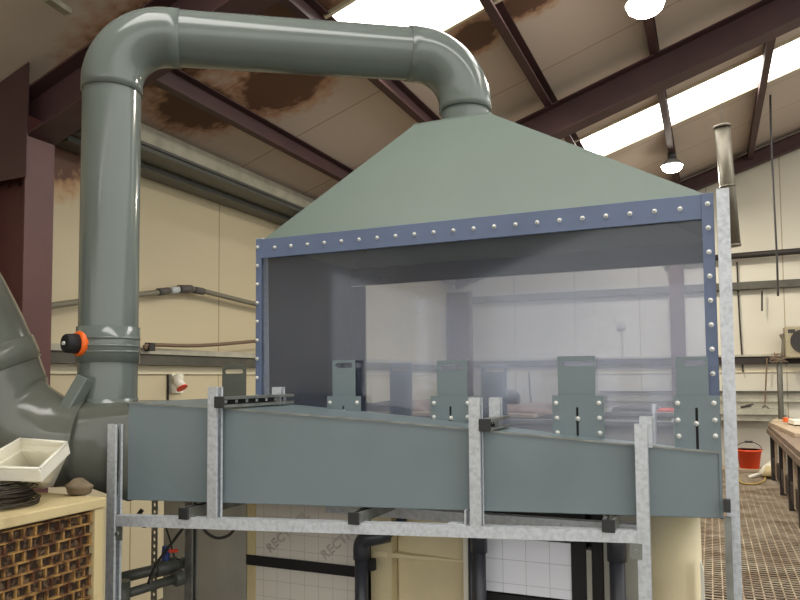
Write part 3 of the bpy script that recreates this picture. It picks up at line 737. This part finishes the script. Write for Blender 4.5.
# service pipes, valve and cables lower left
t = thing('service_pipe', 'grey pipe with a red lever valve at lower left behind the post', 'pipe', (-2.3, 3, .9))
p0, p1 = dep(112, 580, 3.1), dep(191, 561, 3.35)
bm = B(); tube(bm, [p0, p1], .024, 20); obj('pipe', bm, 'pipe_grey', t)
pv = p0.lerp(p1, .66)
bm = B(); d_ = (p1-p0).normalized(); tube(bm, [pv-d_*.05, pv-d_*.045, pv+d_*.045, pv+d_*.05], [.028, .036, .036, .028], 20); vb = obj('valve_body', bm, 'pipe_grey', t)
bm = B(); tube(bm, [pv, pv+zz*.075], .018, 16); tube(bm, [pv+zz*.075, pv+zz*.095], .016, 16); obj('valve_stem', bm, 'blue_cap', vb)
bm = B(); obox(bm, pv+zz*.074-d_*.012, pv+zz*.066+d_*.05+Vector((.01, 0, 0)), .026, .014); o = obj('valve_lever', bm, 'red', vb, bevel=.004); o['label'] = 'red valve lever'
t = thing('service_pipe', 'lower grey pipe with a fat union nut at lower left', 'pipe', (-2.3, 2.9, .8))
p0, p1 = dep(116, 597, 3.0), dep(181, 577, 3.25)
bm = B(); tube(bm, [p0, p1], .020, 20); obj('pipe', bm, 'pipe_grey', t)
d_ = (p1-p0).normalized(); bm = B(); tube(bm, [p1-d_*.04, p1-d_*.03, p1, p1+d_*.01], [.028, .036, .036, .026], 20); obj('union_nut', bm, 'pipe_grey', t)
bm = B(); q = dep(122, 588, 3.0); tube(bm, [q-zz*.12, q+zz*.03], .034, 20); obj('tee', bm, 'pipe_grey', t)
t = thing('cable_ladder', 'upright perforated steel strip left of the grimy grey panel', 'perforated strip', (-2.2, 3.3, 0))
p = dep(154.5, 560, 3.35); 
def perf(bm):
    holed(bm, rect(p.x-.018, .3, p.x+.018, 1.32), [stadium(p.x-.006, zq, p.x+.006, zq+.018, 3) for zq in [.32+.032*i for i in range(31)]], (0, p.y, 0), (1, 0, 0), (0, 0, 1), .003)
bm = B(); perf(bm); obj('strip', bm, 'galv_dull', t)
def cable(pts, r, m, name, label, cat='cable', group=None):
    P_, R_ = smooth_path([Vector(q) for q in pts], [r]*len(pts), 5); bm = B(); tube(bm, P_, r, 8)
    return tag(obj(name, bm, m), label, cat, group)
cable([dep(201, 522, 2.9), dep(206, 532, 2.9), dep(217, 538, 2.9), dep(229, 535, 2.9), dep(237, 525, 2.9)], .006, 'cable', 'cable', 'black cable sagging in a loop below the rail, against the grey panel')
cable([dep(184, 527, 3.0), dep(168, 548, 3.0), dep(155, 566, 3.0), dep(148, 584, 3.0)], .006, 'cable', 'cable', 'black cable dropping slantwise past the red valve lever')
cable([dep(142, 510, 3.1), dep(138, 516, 3.1), dep(137, 524, 3.1)], .010, 'wire', 'cable', 'short brown bundled cable beneath the left end of the plenum')
cable([dep(137, 523, 3.1), dep(144, 527, 3.1), dep(151, 524, 3.1), dep(156, 519, 3.1)], .004, 'cable', 'cable', 'thin dark cable looping under the rail near the left post')
cable([dep(164, 522, 3.3), dep(170, 540, 3.3), dep(174, 556, 3.3), dep(180, 560, 3.3)], .004, 'cable', 'cable', 'thin dark cable hanging above the red valve lever')

# ------------------------------------------------------------------ evaporative cooler lower left with things on top
XC = dep(104, 500, 2.55).x
zc0 = dep(104, 497, 2.55).z
yc1 = dep(104, 500, 2.55).y
cool = thing('cooling_pad_cabinet', 'cream topped cabinet with a brown honeycomb pad face at lower left', 'cooling cabinet', (XC-.4, yc1-.6, 0))
bm = B(); box(bm, (XC-1.0, .9, zc0-.035), (XC+.012, yc1, zc0)); obj('top', bm, 'cool_top', cool, bevel=.004)
bm = B(); box(bm, (XC-.98, .9, 0), (XC-.020, yc1-.03, zc0-.036)); obj('carcass', bm, 'pad_dark', cool)
bm = B(); box(bm, (XC-.05, yc1-.045, 0), (XC+.006, yc1-.005, zc0-.037)); obj('corner_trim', bm, 'cool_top', cool, bevel=.003)
bm = B(); rp, cp = .0365, .044
zz0 = zc0-.045; k = 0
while zz0 > .75:
    box(bm, (XC-.022, .92, zz0-.005), (XC-.004+random.uniform(-.001, .001), yc1-.046, zz0))
    y = yc1-.046-(cp*.5 if k % 2 else 0)-random.uniform(0, .004)
    while y > .95:
        w = random.uniform(.005, .009)
        box(bm, (XC-.022, y-w, zz0-rp), (XC-.006-random.uniform(0, .006), y, zz0-.005)); y -= cp*random.uniform(.96, 1.04)
    zz0 -= rp; k += 1
obj('honeycomb_pad', bm, 'pad_frame', cool)

# white hopper tray
dn = (dep(30, 455, 2.3)-CAM).normalized()
def quad(c, ux, uy, a, b, rr=.0):
    return [c+ux*x*a+uy*y*b for x, y in ((-1, -1), (1, -1), (1, 1), (-1, 1))]
Q = [dep(-28, 467, 2.36), dep(39.5, 469, 2.34), dep(66.5, 443, 2.56), dep(20, 439.5, 2.62)]
ctr = sum(Q, Vector())/4
nn = (Q[1]-Q[0]).cross(Q[3]-Q[0]).normalized()
if nn.z < 0: nn = -nn
def grow(f, down): return [ctr+(q-ctr)*f-nn*down for q in Q]
tray = thing('plastic_hopper', 'white square plastic hopper tipped towards us on the cabinet top', 'hopper', ctr-zz*.12)
C0 = pl(40, 488, 2, zc0)
base = [Vector((C0.x, C0.y, zc0+.003))+Vector(((q-ctr).x, (q-ctr).y, 0)).normalized()*.05 for q in Q]
def toward(l, t): return [a_.lerp(b_, t) for a_, b_ in zip(l, base)]
bm = B()
sk = grow(1.0, .044)
loft(bm, [grow(1.0, .0), grow(1.045, .004), grow(1.07, .042), sk, toward(sk, .93), base], cap=False); bm.faces.new([bm.verts.new(v) for v in base])
inn = grow(.96, .004)
loft(bm, [grow(1.0, 0), inn, toward(inn, .80)], cap=False); bm.faces.new([bm.verts.new(v) for v in toward(inn, .80)])
obj('bowl', bm, 'white_plastic', tray, bevel=.002)
bm = B(); rimq = grow(1.005, -.001)
for i in range(4): tube(bm, [rimq[i], rimq[(i+1) % 4]], .006, 8)
obj('rim_bead', bm, 'white_plastic', tray)

# coil of wire
cc_ = pl(-2, 500, 2, zc0+.03); cc_ = pl(-10, 503, 2, zc0+.01)
coil = B()
for k in range(34):
    rr_ = random.uniform(.10, .155); hz_ = zc0+.006+.0019*k*random.uniform(.8, 1.2)
    ox, oy = random.uniform(-.012, .012), random.uniform(-.012, .012); tx, ty = random.uniform(-.08, .08), random.uniform(-.08, .08)
    if k > 24: rr_ = random.uniform(.09, .135)
    pts = []
    for j in range(33):
        an = 2*PI*j/32; x_, y_ = rr_*math.cos(an), rr_*math.sin(an)
        pts.append(Vector((cc_.x+ox+x_, cc_.y+oy+y_, max(zc0+.004, hz_+(x_*tx+y_*ty)))))
    tube(coil, pts, .0022, 6, cap=False)
tag(obj('wire_coil', coil, 'wire'), 'coil of dark wire lying on the cabinet top in front of the white hopper', 'wire coil')
# stone-like lump
p = pl(83, 494, 2, zc0)
bm = B(); bmesh.ops.create_icosphere(bm, subdivisions=3, radius=1)
for v in bm.verts:
    n_ = .12*math.sin(3*v.co.x+1)+.1*math.cos(4*v.co.y)+.06*math.sin(7*v.co.z)
    v.co *= (1+n_); v.co = Vector((v.co.x*.062, v.co.y*.045, v.co.z*.030))
    if v.co.x > .01: v.co.z *= .8
    v.co += Vector((p.x, p.y-.02, zc0+.026)); v.co.z = max(v.co.z, zc0+.0005)
for f in bm.faces: f.smooth = True
tag(obj('grimy_sponge', bm, 'stone'), 'small grimy brown lump on the cabinet corner beside the hopper', 'lump')

# ------------------------------------------------------------------ left wall services
cable([pl(-10, 318, 0, XW+.25), pl(20, 311, 0, XW+.22), pl(78, 302, 0, XW+.12), pl(140, 294.5, 0, XW+.1), pl(165, 291.5, 0, XW+.1), pl(183, 288, 0, XW+.1), pl(205, 291.5, 0, XW+.1), pl(258, 304.5, 0, XW+.1), pl(320, 316, 0, XW+.1)], .022, 'conduit', 'conduit', 'grey wall conduit with taped joints running behind the vertical pipe', 'conduit')
for (a1, b1, a2, b2, mm, r) in ((158, 292, 168, 291, 'tape_dark', .030), (170, 290.8, 178, 289.5, 'tape', .028), (179, 289, 191, 289, 'tape_dark', .034), (194, 290, 203, 291.5, 'tape_dark', .030)):
    tag(simple('conduit_joint', mm, tube, [pl(a1, b1, 0, XW+.1), pl(a2, b2, 0, XW+.1)], r, 14), {158: 'dark taped sleeve left of the pale tape on the wall conduit', 170: 'pale tape wrap on the wall conduit', 179: 'fat dark tape lump at the bend of the wall conduit', 194: 'dark sleeve right of the bend on the wall conduit'}[a1], 'tape wrap')
cable([pl(146, 349, 0, XW+.16), pl(150, 345, 0, XW+.16), pl(200, 345.5, 0, XW+.16), pl(258, 341, 0, XW+.16), pl(300, 337, 0, XW+.16)], .015, 'conduit_brown', 'cable', 'brown cable lying just above the left wall rail')
tag(simple('cable_clip', 'cable', box, tuple(pl(144.5, 351, 0, XW+.13)), tuple(pl(148.5, 343, 0, XW+.13)+Vector((.05, .02, 0)))), 'small dark clip where the brown cable starts on the wall rail', 'clip')
t = thing('wall_socket', 'white angled industrial socket with a red rim on the left wall', 'socket', pl(176, 382, 0, XW))
bm = B(); a = pl(170, 393, 0, XW+.01); b_ = pl(175, 374, 0, XW+.01); box(bm, (XW+.002, a.y, a.z), (XW+.03, b_.y+.08, b_.z)); obj('back_box', bm, 'white_plastic', t)
bm = B(); a = pl(175, 376, 0, XW+.05); b_ = pl(182, 388, 0, XW+.12); tube(bm, [a, b_], [.03, .045], 16); obj('socket_body', bm, 'white_plastic', t)
bm = B(); d_ = (b_-a).normalized(); tube(bm, [b_-d_*.005, b_+d_*.006], .047, 16); obj('socket_rim', bm, 'red', t)
cable([pl(168, 373, 0, XW+.01), pl(168, 400, 0, XW+.01), pl(168, 420, 0, XW+.01)], .008, 'cable', 'cable', 'thin dark cable dropping down the left wall beside the socket')

# ------------------------------------------------------------------ right side: rear wall things
t = thing('air_conditioner', 'beige outdoor air conditioning unit on the rear wall at the right edge', 'air conditioner', pl(800, 358, 1, YG-.3))
a = pl(786, 358, 1, YG-.45); b_ = pl(831, 325, 1, YG-.45); zt1 = b_.z
bm = B(); box(bm, (a.x, YG-.45, a.z), (b_.x, YG-.14, b_.z)); obj('casing', bm, 'ac_beige', t, bevel=.015)
c0 = pl(804, 341, 1, YG-.46); R0 = (zt1-a.z)*.37
bm = B(); tube(bm, [(c0.x, YG-.455, c0.z), (c0.x, YG-.462, c0.z)], R0, 32); obj('fan_opening', bm, 'ac_dark', t)
bm = B()
for k in range(1, 5):
    rr_ = R0*k/4; tube(bm, [(c0.x+rr_*math.cos(2*PI*j/28), YG-.468, c0.z+rr_*math.sin(2*PI*j/28)) for j in range(29)], .004, 5, cap=False)
for k in range(4):
    an = PI*k/4; obox(bm, (c0.x-R0*math.cos(an), YG-.468, c0.z-R0*math.sin(an)), (c0.x+R0*math.cos(an), YG-.468, c0.z+R0*math.sin(an)), .006, .006, up=(0, 1, 0))
obj('fan_guard', bm, 'clutter_dark', t)
bm = B(); a2 = pl(788, 333, 1, YG-.455); box(bm, (a2.x, YG-.457, a2.z), (a2.x+.09, YG-.452, a2.z+.05)); obj('name_plate', bm, 'ac_dark', t)
cable([pl(781, 334, 1, YG-.3), pl(784, 340, 1, YG-.3), pl(783.5, 348, 1, YG-.3), pl(783, 356, 1, YG-.3)], .03, 'conduit', 'hose', 'lagged hose beside the air conditioner, left of its casing', 'hose')

# stainless flue
pf0, pf1 = dep(722, 126, 8.0), dep(733, 247, 8.0)
t = thing('flue_pipe', 'slim shiny steel flue pipe leaning above the corner post', 'flue', pf1)
rf = .082
bm = B(); tube(bm, [pf0, pf1], rf, 28, cap=True); obj('pipe', bm, 'flue', t)
bm = B(); d_ = (pf1-pf0).normalized(); tube(bm, [pf0-d_*.01, pf0+d_*.02], rf+.012, 28); tube(bm, [pf1-d_*.03, pf1], rf+.006, 28); obj('rim', bm, 'flue', t)
pm_ = pf0.lerp(pf1, .5); bm = B(); tube(bm, [pm_-d_*.012, pm_+d_*.012], rf+.004, 28); obj('seam_band', bm, 'flue', t)
cable([pf0+Vector((0, 0, .0)), pf0+Vector((0, 0, .2)), pf0+Vector((0, 0, RZ(pf0.x)-pf0.z))], .004, 'cable', 'cable', 'short dark hanging wire from the roof to the flue top')
cable([pl(770, 60, 1, 9.5), pl(771, 130, 1, 9.5), pl(774, 200, 1, 9.5), pl(777, 260, 1, 9.5), pl(778, 296, 1, 9.5)], .012, 'cable', 'cable', 'long dark cable hanging in front of the rear wall')
cable([pl(737, 262, 1, YG-.06), pl(739, 310, 1, YG-.06), pl(742, 356, 1, YG-.06), pl(743, 372, 1, YG-.06)], .012, 'cable', 'cable', 'thin dark cable down the rear wall just right of the corner post')
cable([pl(762, 291, 1, YG-.13), pl(762, 311, 1, YG-.13)], .012, 'cable', 'cable', 'short dark cable end hanging off the dull wall rail')
cable([pl(767, 358, 1, YG-.13), pl(766, 380, 1, YG-.13), pl(765, 407, 1, YG-.13)], .010, 'conduit_brown', 'cable', 'thin brown cord hanging from the wall rail to a small hook')
t = thing('pole', 'upright dark steel pole in front of the rear wall, left of the air conditioner', 'pole', pl(779, 425, 1, YG-1))
bm = B(); a = pl(779, 356, 1, YG-1); tube(bm, [(a.x, a.y, .4), a], .035, 14); obj('tube', bm, 'rail', t)
bm = B()
for k in range(7):
    P_, _r = smooth_path([a+Vector((0, 0, .0))+Vector((random.uniform(-.12, .12), -.05, random.uniform(-.1, .06))) for _ in range(4)], [.008]*4, 5); tube(bm, P_, .005, 6)
obj('tangled_wiring', bm, 'conduit_brown', t)
for (yy, y2, mm, lb, x1_) in ((391, 393, 'rail', 'thin pipe across the rear wall above the shelf', 830), (398.5, 401.5, 'rail_pale', 'pale ledge across the rear wall, just above the long shelf', 830)):
    a = pl(600, yy, 1, YG-.05); b_ = pl(x1_, y2, 1, YG-.05)
    tag(simple('wall_pipe', mm, box, (a.x, YG-.08, pl(735, y2, 1, YG-.05).z), (b_.x, YG-.002, pl(735, yy, 1, YG-.05).z)), lb, 'wall pipe')
a = pl(700, 414, 1, YG-.3); b_ = pl(787, 410, 1, YG-.3)
t = thing('wall_shelf', 'long beige shelf low on the rear wall behind the red bucket', 'shelf', (a.x, YG-.2, a.z))
bm = B(); box(bm, (a.x, YG-.3, a.z), (b_.x, YG-.0, b_.z+.01)); obj('board', bm, 'rail_pale', t)
bm = B(); box(bm, (a.x, YG-.26, a.z-.09), (b_.x, YG-.22, a.z-.002)); obj('front_rail', bm, 'rail_pale', t)
p = pl(746, 409, 1, YG-.28); bm = B(); obox(bm, p+Vector((-.07, 0, .02)), p+Vector((.07, 0, .05)), .04, .03); obox(bm, p+Vector((.0, 0, .05)), p+Vector((.1, 0, .07)), .03, .02)
tag(obj('hand_tool', bm, 'cable', bevel=.004), 'small black hand tool left on the beige wall shelf', 'tool')
bm = B(); p = pl(765, 408, 1, YG-.28); tube(bm, [p+Vector((-.03, 0, .0)), p+Vector((0, 0, .05)), p+Vector((.05, 0, -.01))], .012, 8); tag(obj('hook', bm, 'conduit'), 'small grey hook at the end of the hanging cord above the shelf', 'hook')

# ------------------------------------------------------------------ raised walkway
ZM = .40
wk = thing('mesh_walkway', 'raised rusty steel mesh walkway leading to the rear wall at right', 'walkway', (0, 7, ZM))
# clip its right side to the bench front
bx0 = .30
def xr(y): return 1.05
bm = B(); X0, X1, Y0, Y1 = -.26, 1.3, 3.9, 11.2
x = X0
while x <= X1: box(bm, (x-.004, Y0, ZM-.006), (x+.004, Y1, ZM)); x += .058
y = Y0
while y <= Y1: box(bm, (X0, y-.004, ZM), (X1, y+.004, ZM+.006)); y += .058
obj('mesh_panel', bm, 'mesh_steel', wk)
for y in (4.2, 5.0, 5.8, 6.7, 7.6, 8.6, 9.8, 10.9):
    simple('cross_bearer', 'bench_dark', box, (X0, y-.03, ZM-.09), (X1, y+.03, ZM-.012), parent=wk)
for xx in (X0+.05, .5, X1-.1):
    for y in (4.2, 7.6, 10.9): simple('support_leg', 'bench_dark', box, (xx-.03, y-.03, .0), (xx+.03, y+.03, ZM-.092), parent=wk)
bm = B()
for i in range(34):
    for j in range(70): pass
gv = bmesh.ops.create_grid(bm, x_segments=40, y_segments=90, size=1)
for v in gv['verts']:
    v.co = Vector((v.co.x*2.0-.3, 7.6+v.co.y*4.0, .055+random.uniform(0, .06)))
tag(obj('debris', bm, 'debris'), 'dark brown dirt and debris lying under the mesh walkway', 'debris', kind='stuff')

# red bucket on a plank
p = pl(749.5, 468, 2, ZM+.05)
pk0, pk1 = p+Vector((-.8, -.12, 0)), p+Vector((.32, .16, 0))
tag(simple('plank', 'plank', box, (pk0.x, p.y-.16, ZM+.007), (pk1.x, p.y+.18, ZM+.05), bevel=.003), 'pale plank on the mesh under the red bucket', 'plank')
dd = (p-CAM).dot(f0); sc = dd/F
t = thing('bucket', 'orange-red plastic bucket with a wire handle on a plank by the rear wall', 'bucket', (p.x, p.y, ZM+.05))
zb_ = ZM+.051; hB = 18.5*sc; rt, rb = 12*sc, 8.8*sc
bm = B(); tube(bm, [(p.x, p.y, zb_), (p.x, p.y, zb_+hB*.9), (p.x, p.y, zb_+hB*.9), (p.x, p.y, zb_+hB), (p.x, p.y, zb_+hB), (p.x, p.y, zb_+.02)], [rb, rt*.95, rt, rt*1.02, rt*.93, rb*.93], 32); obj('pail', bm, 'bucket_red', t)
bm = B(); tube(bm, [Vector((p.x+rt*1.0*math.cos(a_), p.y, zb_+hB*.93+8.8*sc*math.sin(a_))) for a_ in [PI*i/16 for i in range(17)]], .006, 6); hd = obj('handle', bm, 'cable', t)
bm = B(); tube(bm, [(p.x-.05, p.y, zb_+hB*.93+8.8*sc), (p.x+.05, p.y, zb_+hB*.93+8.8*sc)], .014, 10); obj('grip', bm, 'cap', hd)
# white jug / scoop
p = pl(762, 478, 2, ZM+.006)
dd = (p-CAM).dot(f0); sc = dd/F
t = thing('scoop', 'white plastic scoop lying on the mesh in front of the red bucket', 'scoop', p)
b0 = p+Vector((-.02, 0, .05)); ax = (c_*.9, s_*.9, .35); ax = Vector(ax).normalized()
bm = B(); tube(bm, [b0, b0+ax*.10, b0+ax*.22, b0+ax*.27], [.035, .085, .11, .10], 24); obj('bowl', bm, 'white_plastic', t)
bm = B(); tube(bm, [b0+ax*.02, b0-Vector((c_, s_, .25))*.16+Vector((0, -.03, 0))], [.022, .026], 12); obj('handle', bm, 'white_plastic', t)
tag(simple('plastic_tub', 'cream_plastic', tube, [p+Vector((.12, -.02, 0)), p+Vector((.15, .02, .13))], [.13, .11], 20), 'cream tub behind the white scoop on the mesh walkway', 'tub')
cable([pl(738, 477, 2, ZM+.02), pl(742, 483, 2, ZM+.02), pl(755, 484, 2, ZM+.02), pl(764, 481, 2, ZM+.02), pl(765, 477, 2, ZM+.02)], .012, 'yellow_hose', 'hose', 'yellowish hose curled on the mesh near the scoop', 'hose')

# bench at the far right
A0 = pl(773, 480, 2, ZM); A1 = pl(771, 424.5, 1, A0.y)
xb0 = A0.x-.02
bz = A1.z
ben = thing('work_bench', 'dark steel framed bench along the right edge of the walkway', 'bench', (xb0+.4, 7.5, ZM))
y_far = A1.y
bm = B(); box(bm, (xb0-.02, 4.6, bz-.05), (xb0+.9, y_far, bz)); obj('top', bm, 'bench_top', ben, bevel=.004)
bm = B(); box(bm, (xb0-.035, 4.6, bz-.11), (xb0-.0, y_far, bz-.052)); obj('front_rail', bm, 'bench_top', ben)
ly = [y_far-.05, y_far-1.3, y_far-2.3, y_far-3.2]
for yy in ly:
    simple('leg', 'bench_dark', box, (xb0+.0, yy-.06, ZM+.007), (xb0+.06, yy+.02, bz-.052), parent=ben)
for yy in (y_far-.7, y_far-1.8, y_far-2.8):
    simple('brace', 'plank', box, (xb0+.005, yy-.07, ZM+.1), (xb0+.03, yy+.04, bz-.11), parent=ben)
simple('lower_rail', 'bench_dark', box, (xb0+.01, 4.6, ZM+.12), (xb0+.04, y_far-.1, ZM+.3), parent=ben)
simple('back_leg', 'bench_dark', box, (xb0+.8, y_far-.12, ZM+.007), (xb0+.86, y_far-.05, bz-.052), parent=ben)
def on_bench(px_, py_, sx, sy, sz, m, nm, lb, cat, rz=0., dz=0.):
    q = pl(px_, py_, 2, bz+dz); bm = B(); box(bm, (-sx/2, -sy/2, 0), (sx/2, sy/2, sz)); bmesh.ops.rotate(bm, cent=(0, 0, 0), matrix=Matrix.Rotation(rz, 3, 'Z'), verts=bm.verts[:])
    o = obj(nm, bm, m, local=True, origin=(q.x, q.y, q.z+.001), bevel=.004); return tag(o, lb, cat)
on_bench(794, 431, .28, 2.0, .045, 'plank', 'board', 'long pale board lying along the bench top', 'board', .05)
on_bench(783, 424, .2, .8, .06, 'plank', 'board', 'short pale board at the far end of the bench', 'board', -.15)
on_bench(786, 422, .05, .12, .05, 'orange', 'orange_sheet', 'small orange piece among the boards on the bench', 'sheet', .1, .07)
on_bench(802, 424, .25, .4, .05, 'white_plastic', 'paper_stack', 'pale stack at the right edge of the bench top', 'stack', .1, .06)

# ------------------------------------------------------------------ what shows through the clear sheets
XA, XB_ = -3.3, -.30
ot = thing('storage_tank', 'long pale open tank behind the hood, seen through the clear sheets', 'tank', ((XA+XB_)/2, 6.9, 0))
bm = B(); box(bm, (XA, 6.3, 0), (XB_, 6.36, 1.33)); box(bm, (XA, 7.9, 0), (XB_, 7.96, 1.33)); box(bm, (XA, 6.36, 0), (XA+.06, 7.9, 1.33)); box(bm, (XB_-.06, 6.36, 0), (XB_, 7.9, 1.33)); box(bm, (XA+.06, 6.36, .9), (XB_-.06, 7.9, .95)); obj('walls', bm, 'pale_grey', ot)
bm = B(); box(bm, (XA-.03, 6.27, 1.335), (XB_+.03, 6.40, 1.375)); box(bm, (XA-.03, 7.86, 1.335), (XB_+.03, 7.99, 1.375)); obj('rim', bm, 'galv_dull', ot)
def heap(px_, py_, y, sx, sy, sz, m, nm, lb, cat, zbase):
    sz *= .6; q = pl(px_, py_, 1, y); bm = B(); bmesh.ops.create_icosphere(bm, subdivisions=4, radius=1)
    ph = random.uniform(0, 6)
    for v in bm.verts:
        k = 1+.16*math.sin(5*v.co.x+ph)+.12*math.cos(6*v.co.y+ph)+.07*math.sin(11*v.co.x*v.co.y+ph)
        v.co = Vector((q.x+v.co.x*sx*k, y+v.co.y*sy*k, zbase+max(0, v.co.z)*sz*k))
    for f in bm.faces: f.smooth = True
    return tag(obj(nm, bm, m), lb, cat)
simple_board = simple('trestle_board', 'plank', box, (XA+.1, 6.5, 1.38), (-1.5, 7.9, 1.41)); tag(simple_board, 'wide board laid over the far open tank, carrying rumpled sacks', 'board')
heap(425, 405, 7.1, .30, .3, .16, 'clutter_brown', 'sack', 'brown sack behind the second slide damper, seen through the sheets', 'sack', 1.412)
heap(525, 410, 7.0, .34, .3, .13, 'clutter_brown', 'sack', 'brown sack right of the middle post, seen through the sheets', 'sack', 1.412)
heap(380, 408, 7.0, .3, .3, .14, 'clutter_dark', 'sack', 'dark sack at the left of the boarded tank, seen through the sheets', 'sack', 1.412)
# gear on the far side
a = pl(655, 410, 1, 8.4)
tag(simple('crate', 'red', box, (a.x, 8.4, .4), (a.x+.35, 8.8, pl(665, 409.5, 1, 8.4).z), bevel=.01), 'red crate behind the far open tank, left of the last slide damper', 'crate')
a = pl(612, 410, 1, 8.4)
tag(simple('equipment_box', 'clutter_dark', box, (a.x, 8.4, .4), (a.x+.5, 8.8, pl(625, 407.5, 1, 8.4).z), bevel=.02), 'dark equipment box behind the far open tank, left of the red crate', 'box')
a = pl(653.5, 404, 1, 6.15)
tag(simple('pole', 'galv_dull', tube, [(a.x, 6.15, 0), (a.x, 6.15, a.z)], .022, 12), 'thin grey pole in front of the far open tank, near the right post', 'pole')
t = thing('machine', 'dark rounded pump motor seen through the sheets right of the middle post', 'motor', pl(509, 404, 1, 7.6))
q = pl(506, 398, 1, 7.4); bm = B(); tube(bm, [q+Vector((-.14, 0, 0)), q+Vector((-.12, 0, 0)), q+Vector((.1, 0, 0)), q+Vector((.14, 0, 0))], [.07, .09, .09, .05], 24); obj('motor_body', bm, 'clutter_dark', t)
bm = B(); box(bm, (q.x-.1, 7.33, 1.412), (q.x+.1, 7.47, q.z-.07)); obj('foot', bm, 'clutter_dark', t)
cable([pl(529, 372, 1, YG-.1), pl(530, 390, 1, YG-.1), pl(531.5, 407, 1, YG-.1)], .014, 'cable', 'cable', 'thin dark cable down the rear wall seen through the sheet left of the third damper')
t = thing('light_switch', 'small white wall fitting with a drop cable, seen through the clear sheet', 'wall fitting', pl(622, 325, 1, YG-.03))
a = pl(622, 326, 1, YG-.03); bm = B(); box(bm, (a.x-.05, YG-.06, a.z-.05), (a.x+.05, YG-.001, a.z+.05)); obj('box', bm, 'pale_grey', t, bevel=.008)
bm = B(); tube(bm, [(a.x, YG-.02, a.z-.05), (a.x, YG-.02, a.z-.55)], .008, 6); obj('drop_cable', bm, 'pale_grey', t)

# ------------------------------------------------------------------ light
w = bpy.data.worlds.new('world'); SC.world = w; w.use_nodes = True
w.node_tree.nodes['Background'].inputs[0].default_value = (.98, .97, .93, 1)
w.node_tree.nodes['Background'].inputs[1].default_value = 1.5
SC.view_settings.view_transform = 'Standard'; SC.view_settings.look = 'None'
SC.view_settings.gamma = 1; SC.view_settings.use_curve_mapping = False
SC.view_settings.exposure = 0.22
SC.cycles.max_bounces = 8; SC.cycles.transparent_max_bounces = 12
SC.cycles.sample_clamp_indirect = 6
